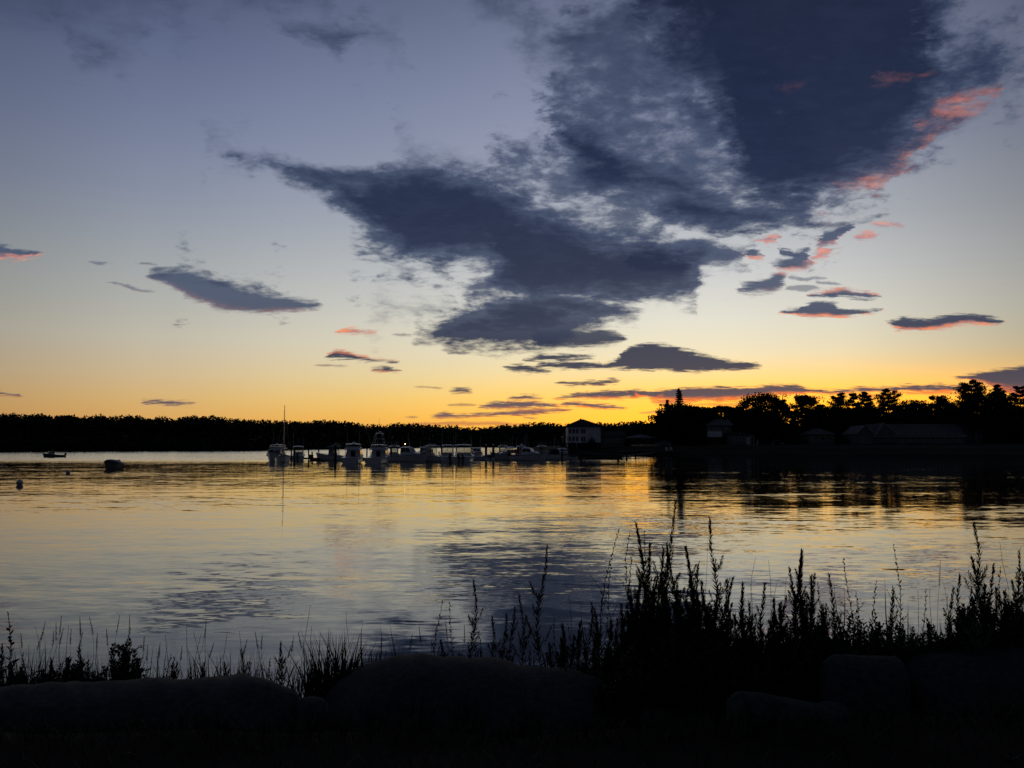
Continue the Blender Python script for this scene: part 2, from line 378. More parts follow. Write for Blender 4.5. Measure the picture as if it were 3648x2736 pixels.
    body = mixc(nt, thick.max(lowc * 0.9 + 0.08), bodyt, bodyc)
    pinkh = ramp(nt, tn, st([(1586,(255,130,30)),(1430,(255,128,48)),(1380,(250,120,66)),(1150,(250,150,104)),(900,(228,154,136)),(600,(244,130,76)),(200,(206,120,92))]))
    pinkl = ramp(nt, tn, st([(1586,(196,84,60)),(1380,(170,90,84)),(1150,(170,122,122)),(900,(170,132,140)),(600,(128,96,100)),(200,(120,90,98))]))
    hot = nF.smooth(0.38, 0.66)
    pinkc = mixc(nt, hot, pinkl, pinkh)
    c = mixc(nt, dens['veil'], sky, body)
    c = mixc(nt, dens['veil2'], c, body)
    c = mixc(nt, dens['dap'], c, body)
    c = mixc(nt, dens['rim'] * (pinks['rim'].sat()), c, pinkc)
    inner = (nC2 * 0.6 + nF * 0.4).smooth(0.40, 0.66)
    bigc = mixc(nt, inner * 0.28, body, bodym)
    c = mixc(nt, dens['big'], c, bigc)
    c = mixc(nt, dens['core'], c, bigc)
    c = mixc(nt, dens['smudge'] * pinks['smudge'].sat(), c, pinkc)
    for cls in ('mid', 'small', 'thin'):
        pc = mixc(nt, (pinks[cls] * (hot * 0.5 + (0.85 if cls == 'small' else 0.6))).sat(), body, pinkc)
        c = mixc(nt, dens[cls], c, pc)
    gnd = t.smooth(-0.02, 0.0)
    c = mixc(nt, gnd, (0.01, 0.011, 0.012, 1), c)
    bg = nt.nodes.new('ShaderNodeBackground'); nt.links.new(c.s, bg.inputs['Color']); bg.inputs['Strength'].default_value = 1.0
    # the physical afterglow sky on top, weak: the sun has just set
    st_ = nt.nodes.new('ShaderNodeTexSky'); st_.sky_type = 'NISHITA'; st_.sun_disc = False
    st_.sun_elevation = SUN_EL; st_.sun_rotation = SUN_AZ
    bg2 = nt.nodes.new('ShaderNodeBackground'); nt.links.new(st_.outputs[0], bg2.inputs['Color']); bg2.inputs['Strength'].default_value = 0.006
    add = nt.nodes.new('ShaderNodeAddShader'); nt.links.new(bg.outputs[0], add.inputs[0]); nt.links.new(bg2.outputs[0], add.inputs[1])
    out = nt.nodes.new('ShaderNodeOutputWorld'); nt.links.new(add.outputs[0], out.inputs['Surface'])
    w.cycles.sampling_method = 'MANUAL'; w.cycles.sample_map_resolution = 512

build_world()

sun_data = bpy.data.lights.new("sun", 'SUN'); sun_data.energy = 0.01; sun_data.angle = math.radians(0.5)
sun_data.color = (1.0, 0.55, 0.25)
sun = bpy.data.objects.new("sun", sun_data); COL.objects.link(sun)
_sd = Vector((math.sin(SUN_AZ) * math.cos(0.01), math.cos(SUN_AZ) * math.cos(0.01), math.sin(0.01)))
sun.rotation_euler = _sd.to_track_quat('Z', 'Y').to_euler()

# ---------------------------------------------------------------- materials
def principled(name, base=(0.5, 0.5, 0.5), rough=0.6, spec=0.5, metallic=0.0, var=0.25, scale=3.0, bump=0.0, bscale=20.0, coords='Object'):
    m = bpy.data.materials.new(name); m.use_nodes = True
    nt = m.node_tree; b = nt.nodes['Principled BSDF']
    tc = nt.nodes.new('ShaderNodeTexCoord'); v = S(nt, tc.outputs[coords])
    n = noise_tex(nt, v, scale, 5, 0.6)
    lo = tuple(c * (1 - var) for c in base) + (1,); hi = tuple(min(1, c * (1 + var)) for c in base) + (1,)
    c = mixc(nt, n.smooth(0.3, 0.7), lo, hi)
    nt.links.new(c.s, b.inputs['Base Color'])
    b.inputs['Roughness'].default_value = rough; b.inputs['Metallic'].default_value = metallic
    b.inputs['Specular IOR Level'].default_value = spec
    if bump > 0:
        bn = nt.nodes.new('ShaderNodeBump'); bn.inputs['Strength'].default_value = bump
        nb = noise_tex(nt, v, bscale, 6, 0.65)
        nt.links.new(nb.s, bn.inputs['Height']); nt.links.new(bn.outputs[0], b.inputs['Normal'])
    return m

MAT = {}
MAT['leaf'] = principled('leaf', (0.024, 0.034, 0.014), 0.55, 0.25, var=0.4, scale=6)
MAT['leaf_pale'] = principled('leaf_pale', (0.075, 0.10, 0.065), 0.6, 0.3, var=0.3, scale=6)
MAT['stem'] = principled('stem', (0.05, 0.05, 0.03), 0.7, 0.2)
MAT['straw'] = principled('straw', (0.13, 0.11, 0.06), 0.7, 0.2)
MAT['tree_leaf'] = principled('tree_leaf', (0.018, 0.028, 0.012), 0.6, 0.2, var=0.4, scale=0.4)
MAT['needle'] = principled('needle', (0.022, 0.036, 0.018), 0.6, 0.2, var=0.4, scale=0.4)
MAT['bark'] = principled('bark', (0.06, 0.048, 0.038), 0.9, 0.1, scale=3, bump=0.5)
MAT['granite'] = principled('granite', (0.038, 0.042, 0.048), 0.9, 0.3, var=0.5, scale=26, bump=1.0, bscale=40)
MAT['soil'] = principled('soil', (0.014, 0.013, 0.010), 0.95, 0.1, var=0.5, scale=2, bump=0.8, bscale=12)
MAT['lawn'] = principled('lawn', (0.013, 0.016, 0.009), 0.95, 0.1, var=0.4, scale=0.3)
MAT['gelcoat'] = principled('gelcoat', (0.78, 0.80, 0.84), 0.25, 0.5, var=0.06, scale=1.5)
MAT['cream_gelcoat'] = principled('cream_gelcoat', (0.55, 0.56, 0.58), 0.3, 0.5, var=0.08, scale=1.5)
MAT['navy'] = principled('navy', (0.02, 0.035, 0.09), 0.5, 0.4, var=0.3)
MAT['canvas_blue'] = principled('canvas_blue', (0.03, 0.05, 0.16), 0.8, 0.2, var=0.2)
MAT['canvas_teal'] = principled('canvas_teal', (0.10, 0.22, 0.28), 0.7, 0.3, var=0.2)
MAT['canvas_dark'] = principled('canvas_dark', (0.02, 0.022, 0.028), 0.8, 0.2)
MAT['black'] = principled('black', (0.01, 0.01, 0.012), 0.4, 0.5)
MAT['metal'] = principled('metal', (0.55, 0.56, 0.58), 0.28, 0.5, metallic=0.9, var=0.1)
MAT['wood'] = principled('wood', (0.10, 0.075, 0.055), 0.85, 0.2, scale=4, bump=0.3)
MAT['piling'] = principled('piling', (0.075, 0.055, 0.042), 0.9, 0.2, scale=3, bump=0.4)
MAT['deck_wood'] = principled('deck_wood', (0.14, 0.12, 0.10), 0.85, 0.2, scale=4)
MAT['clapboard'] = principled('clapboard', (0.80, 0.82, 0.90), 0.7, 0.3, var=0.08, scale=0.8)
MAT['grey_shingle'] = principled('grey_shingle', (0.17, 0.17, 0.19), 0.85, 0.2, var=0.2, scale=1.5)
MAT['beige_siding'] = principled('beige_siding', (0.19, 0.18, 0.17), 0.8, 0.2, var=0.12, scale=1.0)
MAT['roof_dark'] = principled('roof_dark', (0.03, 0.03, 0.034), 0.85, 0.2, var=0.25, scale=1.5)
MAT['roof_grey'] = principled('roof_grey', (0.13, 0.135, 0.155), 0.75, 0.3, var=0.15, scale=1.5)
MAT['trim'] = principled('trim', (0.62, 0.63, 0.66), 0.5, 0.4, var=0.05)
MAT['buoy_white'] = principled('buoy_white', (0.7, 0.72, 0.76), 0.35, 0.5, var=0.15, scale=5)
MAT['red_paint'] = principled('red_paint', (0.38, 0.02, 0.015), 0.45, 0.4, var=0.15)
MAT['stone'] = principled('stone', (0.06, 0.058, 0.055), 0.9, 0.2, var=0.4, scale=1.2, bump=0.6, bscale=4)

def glass_mat():
    m = bpy.data.materials.new('window_glass'); m.use_nodes = True
    b = m.node_tree.nodes['Principled BSDF']
    b.inputs['Base Color'].default_value = (0.012, 0.014, 0.018, 1); b.inputs['Roughness'].default_value = 0.06
    return m
MAT['glass'] = glass_mat()
def clear_mat():
    m = bpy.data.materials.new('clear_glass'); m.use_nodes = True
    nt = m.node_tree; nt.nodes.clear()
    tr = nt.nodes.new('ShaderNodeBsdfTransparent'); tr.inputs[0].default_value = (0.62, 0.64, 0.62, 1)
    gl = nt.nodes.new('ShaderNodeBsdfGlossy'); gl.inputs['Roughness'].default_value = 0.05
    fr = nt.nodes.new('ShaderNodeFresnel'); fr.inputs[0].default_value = 1.45
    mx = nt.nodes.new('ShaderNodeMixShader'); o = nt.nodes.new('ShaderNodeOutputMaterial')
    nt.links.new(fr.outputs[0], mx.inputs[0]); nt.links.new(tr.outputs[0], mx.inputs[1]); nt.links.new(gl.outputs[0], mx.inputs[2]); nt.links.new(mx.outputs[0], o.inputs[0])
    return m
MAT['clear'] = clear_mat()
def lamp_mat():
    m = bpy.data.materials.new('lit_bulb'); m.use_nodes = True
    b = m.node_tree.nodes['Principled BSDF']
    b.inputs['Emission Color'].default_value = (1.0, 0.72, 0.42, 1); b.inputs['Emission Strength'].default_value = 6.0
    return m
MAT['lamp'] = lamp_mat()

def water_mat():
    m = bpy.data.materials.new('harbour_water'); m.use_nodes = True
    nt = m.node_tree; b = nt.nodes['Principled BSDF']
    b.inputs['Base Color'].default_value = (0.010, 0.014, 0.014, 1)
    b.inputs['Roughness'].default_value = 0.035; b.inputs['IOR'].default_value = 1.40
    g = nt.nodes.new('ShaderNodeNewGeometry'); pos = S(nt, g.outputs['Position'])
    x, y, z = sep(nt, pos)
    # slopes of crossing wave trains; crests lie mostly across the view
    def slope(sx, sy, ang, seed, detail=2.0, rough=0.5):
        c, s_ = math.cos(ang), math.sin(ang)
        v = vec(nt, (x * c + y * s_) * sx, (y * c - x * s_) * sy, seed)
        a, b_, _ = sep(nt, noise_tex(nt, v, 1.0, detail, rough, color=True))
        return a - 0.5, b_ - 0.5
    patch = noise_tex(nt, vec(nt, x * 0.045, y * 0.10, 4.0), 1.0, 3, 0.55).smooth(0.44, 0.62)
    patch2 = noise_tex(nt, vec(nt, x * 0.012, y * 0.03, 9.0), 1.0, 3, 0.5).smooth(0.42, 0.6)
    sw_x, sw_y = slope(0.10, 0.75, 0.16, 1.0, 1.5)
    md_x, md_y = slope(0.55, 2.1, -0.10, 2.0, 2.0)
    fi_x, fi_y = slope(2.2, 7.0, 0.05, 3.0, 3.0, 0.6)
    far = y.smooth(120.0, 185.0) * x.smooth(-10.0, 60.0, 1.0, 0.18)
    WF = 0.16
    ny = far * -0.055 + fi_y * far * WF + md_y * far * WF * 0.4 + sw_y * WAVE[0] + md_y * (patch * WAVE[1] + WAVE[2]) + fi_y * (patch * WAVE[3] + patch2 * WAVE[3] * 0.5 + WAVE[4])
    nx = fi_x * far * (WF * 0.5) + sw_x * (WAVE[0] * 0.25) + md_x * (patch * (WAVE[1] * 0.35) + WAVE[2] * 0.35) + fi_x * (patch * (WAVE[3] * 0.4) + WAVE[4] * 0.4)
    nv = vec(nt, nx, ny, 1.0)
    nn = nt.nodes.new('ShaderNodeVectorMath'); nn.operation = 'NORMALIZE'; nt.links.new(nv.s, nn.inputs[0])
    nt.links.new(nn.outputs[0], b.inputs['Normal'])
    return m
WAVE = (0.034, 0.070, 0.036, 0.068, 0.042)
MAT['water'] = water_mat()

# ---------------------------------------------------------------- mesh helpers
def link(name, me, mat=None, parent=None, kind=None):
    if mat is not None: me.materials.append(MAT[mat] if isinstance(mat, str) else mat)
    o = bpy.data.objects.new(name, me); COL.objects.link(o)
    if parent is not None: o.parent = parent
    if kind: o['kind'] = kind
    return o

def mesh_from(name, verts, faces, smooth=False):
    me = bpy.data.meshes.new(name)
    me.from_pydata([tuple(v) for v in verts], [], [tuple(f) for f in faces]); me.update()
    if smooth: me.polygons.foreach_set('use_smooth', [True] * len(me.polygons))
    return me

class MB:
    def __init__(self): self.v, self.f = [], []
    def add(self, verts, faces):
        o = len(self.v); self.v += [Vector(q) for q in verts]; self.f += [tuple(i + o for i in f) for f in faces]; return self
    def box(self, x0, x1, y0, y1, z0, z1):
        return self.add([(x0,y0,z0),(x1,y0,z0),(x1,y1,z0),(x0,y1,z0),(x0,y0,z1),(x1,y0,z1),(x1,y1,z1),(x0,y1,z1)],
                        [(0,3,2,1),(4,5,6,7),(0,1,5,4),(1,2,6,5),(2,3,7,6),(3,0,4,7)])
    def tube(self, pts, rads, n=6, cap=True):
        pts = [Vector(p) for p in pts]
        if not hasattr(rads, '__len__'): rads = [rads] * len(pts)
        base = len(self.v)
        ref = Vector((0.13, 0.99, 0.05))
        for i, p in enumerate(pts):
            d = (pts[min(i + 1, len(pts) - 1)] - pts[max(i - 1, 0)])
            d = d.normalized() if d.length > 1e-9 else Vector((0, 0, 1))
            a = d.cross(ref if abs(d.dot(ref)) < 0.95 else Vector((1, 0, 0))).normalized(); b = d.cross(a)
            for k_ in range(n):
                w = 2 * math.pi * k_ / n
                self.v.append(p + (a * math.cos(w) + b * math.sin(w)) * rads[i])
        for i in range(len(pts) - 1):
            for k_ in range(n):
                a0 = base + i * n + k_; a1 = base + i * n + (k_ + 1) % n
                self.f.append((a0, a1, a1 + n, a0 + n))
        if cap:
            self.f.append(tuple(base + k_ for k_ in reversed(range(n))))
            self.f.append(tuple(base + (len(pts) - 1) * n + k_ for k_ in range(n)))
        return self
    def loft(self, rings, cap0=True, cap1=True, closed=True):
        base = len(self.v); n = len(rings[0])
        for r in rings: self.v += [Vector(q) for q in r]
        for i in range(len(rings) - 1):
            for k_ in range(n if closed else n - 1):
                a0 = base + i * n + k_; a1 = base + i * n + (k_ + 1) % n
                self.f.append((a0, a1, a1 + n, a0 + n))
        if cap0: self.f.append(tuple(base + k_ for k_ in reversed(range(n))))
        if cap1: self.f.append(tuple(base + (len(rings) - 1) * n + k_ for k_ in range(n)))
        return self
    def ball(self, c, rx, ry=None, rz=None, n=12, m=8):
        ry = ry or rx; rz = rz or rx; c = Vector(c); base = len(self.v)
        for i in range(m + 1):
            ph = math.pi * i / m
            for k_ in range(n):
                th = 2 * math.pi * k_ / n
                self.v.append(c + Vector((rx * math.sin(ph) * math.cos(th), ry * math.sin(ph) * math.sin(th), rz * math.cos(ph))))
        for i in range(m):
            for k_ in range(n):
                a0 = base + i * n + k_; a1 = base + i * n + (k_ + 1) % n
                self.f.append((a0, a0 + n, a1 + n, a1))
        return self
    def build(self, name, mat, parent=None, kind=None, smooth=False):
        return link(name, mesh_from(name, self.v, self.f, smooth), mat, parent, kind)

def thing(name, loc, label, cat, group=None, rz=0.0):
    o = bpy.data.objects.new(name, None); COL.objects.link(o)
    o.location = loc; o.rotation_euler = (0, 0, rz); o.empty_display_size = 0.3
    o['label'] = label; o['category'] = cat
    if group: o['group'] = group
    return o

def tag(o, label, cat, group=None):
    o['label'] = label; o['category'] = cat
    if group: o['group'] = group
    return o

# ---------------------------------------------------------------- setting: water, ground, land
MB().add([(-6000,-400,0),(6000,-400,0),(6000,9000,0),(-6000,9000,0)], [(0,1,2,3)]).build('water', 'water', kind='structure')

random.seed(11); RNG = np.random.default_rng(5)

def interp(pts, x): return float(np.interp(x, [p[0] for p in pts], [p[1] for p in pts]))
def sstep(a, b, x):
    q = max(0.0, min(1.0, (x - a) / (b - a))); return q * q * (3 - 2 * q)
def nz(x, y, z=0.0): return mnoise.noise(Vector((x, y, z)))

# --- the bank we stand on: a rocky shore that drops to the water
def bank_h(x, y):
    edge = 7.4 + 0.5 * nz(x * 0.25, 3.3) + 0.35 * sstep(-2, 4, x)
    top = 1.02 + 0.10 * sstep(0, 4, x)
    near = (0.42 + 0.03 * sstep(0, 2, x)) * (1 - sstep(4.15 + 0.12 * nz(x * .9, 8.0), 4.75, y))
    h = top + near + 0.04 * nz(x * 1.1, y * 1.1) + 0.02 * nz(x * 5, y * 5)
    fall = sstep(5.2, edge + 1.8, y)
    return h * (1 - fall) + (-0.7) * fall
def bank():
    v, f = [], []
    xs = np.concatenate([np.linspace(-60, -9, 18), np.linspace(-8.5, 8.5, 110), np.linspace(9, 60, 18)])
    ys = np.concatenate([np.linspace(-40, 1, 12), np.linspace(1.3, 12, 80)])
    for y in ys:
        for x in xs: v.append((x, y, bank_h(x, y)))
    n = len(xs)
    for j in range(len(ys) - 1):
        for i in range(n - 1): a = j * n + i; f.append((a, a + 1, a + n + 1, a + n))
    link('shore_ground', mesh_from('shore_ground', v, f, True), 'soil', kind='structure')
bank()

# --- the point of land at the right with houses and trees
SHORE = [(-20, 330), (8, 262), (14, 240), (26, 226), (45, 212), (70, 192), (95, 180), (140, 170), (260, 165), (500, 170)]
def point_h(x, y):
    d = y - interp(SHORE, x)
    dl = x - interp([(160, 90), (225, 30), (240, 16), (262, 10), (330, -6), (420, 8), (700, 60)], y)
    d = min(d, dl * 0.9)
    if d < -6: return -1.0
    return -1.0 + 1.0 * sstep(-6, 0, d) + 1.0 * sstep(0, 4, d) + 1.5 * sstep(4, 17, d) + 0.7 * sstep(17, 60, d) + 1.0 * sstep(60, 160, d) + 0.12 * nz(x * 0.12, y * 0.12)
def point():
    xs = np.concatenate([np.linspace(-20, 130, 100), np.linspace(134, 520, 50)])
    ys = np.concatenate([np.linspace(150, 300, 90), np.linspace(305, 700, 30)])
    v = [(x, y, point_h(x, y)) for y in ys for x in xs]; n = len(xs)
    f = [(j * n + i, j * n + i + 1, (j + 1) * n + i + 1, (j + 1) * n + i) for j in range(len(ys) - 1) for i in range(n - 1)]
    link('point_land', mesh_from('point_land', v, f, True), 'lawn', kind='structure')
point()

# --- far shore: a wooded ridge that runs away to the right
FAR = [(-1500, 250), (-900, 290), (-520, 340), (-243, 405), (-205, 430), (-143, 473), (-110, 560), (-134, 700), (-95, 950), (-50, 1215), (120, 1290), (420, 1330), (900, 1380), (1700, 1400)]
FARPX = [(-1824 - 3000, 340), (-900, 380), (0, 405), (900, 473), (1200, 654), (1450, 900), (1700, 1215), (2400, 1300), (3700, 1350), (5200, 1400)]
SKYL = [(-3000,1480),(-800,1476),(0,1475),(40,1469),(100,1476),(140,1471),(200,1479),(245,1473),(262,1481),(330,1481),(357,1473),(372,1482),(430,1478),(490,1479),(540,1491),(580,1481),(620,1493),(680,1479),(770,1481),(820,1493),(860,1491),(900,1495),(960,1496),(1000,1493),(1050,1500),(1100,1501),(1140,1495),(1230,1498),(1260,1503),(1300,1510),(1350,1511),(1400,1507),(1430,1503),(1460,1509),(1530,1508),(1560,1515),(1600,1513),(1660,1522),(1690,1518),(1740,1522),(1765,1514),(1880,1508),(1905,1501),(1945,1501),(1980,1508),(2060,1508),(2110,1506),(2200,1504),(2240,1500),(2300,1497),(2320,1505),(2340,1500),(2500,1505),(5200,1510)]
def far_depth(px): return interp(FARPX, px)
def far_shore():
    v, f = [], []
    pxs = np.linspace(-2200, 4600, 240); rows = [-6, 0, 3, 20, 50, 90, 140, 400]
    for px in pxs:
        d0 = far_depth(px)
        ztop = CAM_H + (HOR - interp(SKYL, px)) / F * (d0 + 60) - 3.6
        for r in rows:
            d = d0 + r * (d0 / 500)
            z = -1.0 if r < 0 else (0.05 if r == 0 else (0.6 if r == 3 else 0.6 + (ztop - 0.6) * sstep(0, 55, r)))
            p = P(px, 1600, d); v.append((p.x, d, z))
    n = len(rows)
    for i in range(len(pxs) - 1):
        for j in range(n - 1): a = i * n + j; f.append((a, a + n, a + n + 1, a + 1))
    link('far_hillside', mesh_from('far_hillside', v, f, True), 'lawn', kind='structure')
far_shore()

def leaf_cloud(pts, sizes, stretch=1.0, flat=0.0):
    """numpy mesh of single leaf-clump triangles/quads around the given points"""
    n = len(pts)
    pts = np.asarray(pts); sizes = np.asarray(sizes)
    a = RNG.normal(size=(n, 3)); a[:, 2] *= (1 - flat); a /= np.linalg.norm(a, axis=1)[:, None]
    b = RNG.normal(size=(n, 3)); b[:, 2] *= (1 - flat); b -= (b * a).sum(1)[:, None] * a; b /= (np.linalg.norm(b, axis=1)[:, None] + 1e-9)
    s = sizes[:, None]
    q = np.stack([pts - a * s * stretch, pts + b * s * 0.55, pts + a * s * stretch * 0.9, pts - b * s * 0.5], 1).reshape(-1, 3)
    return q

def mesh_quads(name, q, smooth=False):
    me = bpy.data.meshes.new(name)
    nq = len(q) // 4
    me.vertices.add(len(q)); me.vertices.foreach_set('co', np.asarray(q, dtype=np.float32).ravel())
    me.loops.add(nq * 4); me.loops.foreach_set('vertex_index', np.arange(nq * 4, dtype=np.int32))
    me.polygons.add(nq); me.polygons.foreach_set('loop_start', np.arange(0, nq * 4, 4, dtype=np.int32))
    try: me.polygons.foreach_set('loop_total', np.full(nq, 4, dtype=np.int32))
    except Exception: pass
    me.update(calc_edges=True)
    return me

def far_woods():
    out = []
    def crown(px, ytop, d, r, dens=1.0):
        c = P(px, ytop, d); h = r * random.uniform(0.9, 1.4)
        n = int(80 * dens)
        u = RNG.normal(size=(n, 3)); u /= np.linalg.norm(u, axis=1)[:, None]
        pts = np.array([c.x, c.y, c.z - h]) + u * np.array([r, r, h]) * RNG.uniform(0.35, 1.0, (n, 1))
        out.append(leaf_cloud(pts, RNG.uniform(0.10, 0.30, n) * r))
    px = -2100.0
    while px < 4500:
        d0 = far_depth(px); yt = interp(SKYL, px)
        vis = -80 < px < 2500
        for k_ in range(5 if vis else 2):
            d = d0 + (20 + 60 * random.random()) * d0 / 500
            if k_ == 0: y = yt + random.uniform(-0.2, 1.3); r = random.uniform(3.6, 5.4) * d0 / 480
            else: y = yt + random.uniform(4, (HOR + 12 - yt) * 0.8); d = d0 + (2 + 40 * (1 - (y - yt) / 110)) * d0 / 500; r = random.uniform(3.5, 6.0) * d0 / 480
            crown(px + random.uniform(-6, 6), y, d, r, 1.2 if k_ == 0 else 0.9)
        if random.random() < 0.10 and vis:   # a taller tree
            crown(px, yt - random.uniform(2, 5), d0 + 40, 2.2 * d0 / 480, 0.8)
        px += random.uniform(4, 8) if vis else 40
    # wall of foliage down to the water
    for px in np.arange(-2000, 4400, 14):
        d0 = far_depth(px)
        crown(px, HOR - random.uniform(8, 40), d0 + 3, 5.0 * d0 / 450, 0.8)
        crown(px + 7, HOR - random.uniform(0, 12) , d0 + 1, 3.0 * d0 / 450, 0.6)
    o = link('woods', mesh_quads('woods', np.concatenate(out)), 'tree_leaf', kind='stuff')
    o['label'] = 'dark wooded ridge running along the whole far shore'; o['category'] = 'woods'
far_woods()

# ---------------------------------------------------------------- trees on the point
def limb(mb, p0, d, length, r0, depth, tips, bend=0.25):
    pts, rad = [Vector(p0)], [r0]; p = Vector(p0); d = Vector(d).normalized(); n = 4
    for i in range(n):
        d = (d + Vector((random.uniform(-bend, bend), random.uniform(-bend, bend), random.uniform(-0.05, 0.2)))).normalized()
        p = p + d * length / n; pts.append(p.copy()); rad.append(r0 * (1 - 0.75 * (i + 1) / n))
    mb.tube(pts, rad, 5, cap=False)
    tips.append(p.copy())
    if depth > 0:
        for k_ in range(3):
            i = random.choice([1, 2, 3, 4]); q = pts[i]
            ax = Vector((random.uniform(-1, 1), random.uniform(-1, 1), random.uniform(0.0, 0.7)))
            limb(mb, q, (d * 0.5 + ax).normalized(), length * 0.55, rad[i] * 0.7, depth - 1, tips, bend)
    return pts

def broad_tree_meshes(h, w, bare=0.22, dens=1.0, gaps=0.5):
    tips = []; tr = MB()
    th = h * bare
    trunk = [Vector((0, 0, -0.4)), Vector((0.1, 0, th)), Vector((random.uniform(-.3, .3), 0, h * 0.6)), Vector((0, 0, h * 0.85))]
    tr.tube(trunk, [h * 0.022, h * 0.017, h * 0.01, h * 0.004], 8)
    for k_ in range(9):
        z = random.uniform(th, h * 0.75); an_ = k_ * 2.4 + random.random()
        limb(tr, (0, 0, z), (math.cos(an_), math.sin(an_), random.uniform(0.2, 0.9)), w * 0.42 * random.uniform(0.7, 1.1), h * 0.008, 1, tips)
    pts = []
    # lumpy clumps, dense inside, ragged outside
    nl = int(34 * (1 + (w / 9)))
    for k_ in range(nl):
        z = random.uniform(th * 1.1, h * 0.94); q = (z - th) / (h - th)
        rr = w / 2 * (math.sin(math.pi * min(1, q * 0.85 + 0.16)) ** 0.6)
        an_ = random.uniform(0, 6.283); r = rr * math.sqrt(random.random())
        c = np.array([r * math.cos(an_), r * math.sin(an_), z]); cr = random.uniform(0.07, 0.14) * w
        m = int(120 * dens)
        u = RNG.normal(size=(m, 3)); u /= np.linalg.norm(u, axis=1)[:, None]
        pts.append(c + u * RNG.uniform(0.2, 1.0, (m, 1)) * np.array([cr, cr, cr * 0.7]))
    for t_ in tips:
        m = int(50 * dens); u = RNG.normal(size=(m, 3)) * np.array([0.07, 0.07, 0.05]) * w
        pts.append(np.array(t_) + u)
    pts = np.concatenate(pts); pts = pts[pts[:, 2] < h * 0.99]
    q = leaf_cloud(pts, RNG.uniform(0.16, 0.42, len(pts)))
    return tr, q

def pine_meshes(h, w, bare=0.3, dens=1.0):
    """white pine: open tiers of near-level sprays that lift at the tips"""
    tr = MB(); tr.tube([(0,0,-0.4),(0.05,0,h*0.5),(0,0.05,h*0.97)], [h*0.018,h*0.012,h*0.003], 8)
    pts = []
    nt_ = int(h / 1.55)
    for k_ in range(nt_):
        z = h * bare + (h * (1 - bare)) * (k_ / nt_) ** 0.95
        q = (z / h - bare) / (1 - bare)
        L = w / 2 * (1.0 - q) ** 0.95 * random.uniform(0.65, 1.2) + 0.25
        for b in range(random.randint(3, 5)):
            an_ = random.uniform(0, 6.283); d = Vector((math.cos(an_), math.sin(an_), 0))
            l = L * random.uniform(0.6, 1.1)
            p = [Vector((0, 0, z)) + d * l * s_ + Vector((0, 0, l * (0.10 * s_ + 0.28 * s_ ** 3))) for s_ in (0, .35, .7, 1)]
            tr.tube(p, [h*0.005, h*0.0035, h*0.002, h*0.001], 4, cap=False)
            for s_ in np.linspace(0.3, 1.05, 7):
                c = Vector((0, 0, z)) + d * l * s_ + Vector((0, 0, l * (0.10 * s_ + 0.28 * s_ ** 3)))
                m = int(30 * dens); sp = 0.09 * l + 0.22
                u = RNG.normal(size=(m, 3)) * np.array([sp, sp, 0.15])
                pts.append(np.array(c) + u + np.array([0, 0, 0.15]))
    pts = np.concatenate(pts)
    return tr, leaf_cloud(pts, RNG.uniform(0.14, 0.36, len(pts)), flat=0.3)

def spruce_meshes(h, w, dens=1.0):
    tr = MB(); tr.tube([(0,0,-0.4),(0,0,h*0.5),(0.04,0,h)], [h*0.016,h*0.01,h*0.001], 8)
    pts = []
    nt_ = int(h / 0.62)
    for k_ in range(nt_):
        q = k_ / nt_; z = h * (0.06 + 0.93 * q)
        L = w / 2 * (1 - q) ** 0.85 * random.uniform(0.75, 1.15) + 0.12
        for b in range(random.randint(5, 7)):
            an_ = random.uniform(0, 6.283); d = Vector((math.cos(an_), math.sin(an_), 0)); l = L * random.uniform(0.65, 1.15)
            tr.tube([Vector((0,0,z)), Vector((0,0,z)) + d*l*0.6 + Vector((0,0,-0.16*l)), Vector((0,0,z)) + d*l + Vector((0,0,-0.12*l))], [h*0.003,h*0.002,h*0.001], 4, cap=False)
            for s_ in np.linspace(0.2, 1.0, 5):
                c = Vector((0, 0, z)) + d * l * s_ + Vector((0, 0, -l * 0.28 * s_ * (1.35 - s_)))
                m = int(9 * dens); u = RNG.normal(size=(m, 3)) * np.array([0.12 * l + 0.08, 0.12 * l + 0.08, 0.13]) - np.array([0, 0, 0.10])
                pts.append(np.array(c) + u)
    pts = np.concatenate(pts)
    return tr, leaf_cloud(pts, RNG.uniform(0.12, 0.30, len(pts)), flat=0.2)

def place_tree(kind, px, ytop, wpx, d, label, name, cat='tree', group='trees on the point', **kw):
    if d == 278: group = 'second row of trees on the point'
    base = P(px, 1600, d); gz = point_h(base.x, d)
    h = P(px, ytop, d).z - gz; w = wpx / F * d * ({'broad': 1.75, 'pine': 1.7, 'spruce': 1.35}[kind])
    fn = {'broad': broad_tree_meshes, 'pine': pine_meshes, 'spruce': spruce_meshes}[kind]
    tr, q = fn(h, w, **kw)
    t = thing(name, (base.x, d, gz), label, cat, group)
    tr.build('trunk', 'bark', t); link('crown', mesh_quads('crown', q), 'tree_leaf' if kind == 'broad' else 'needle', t)
    return t

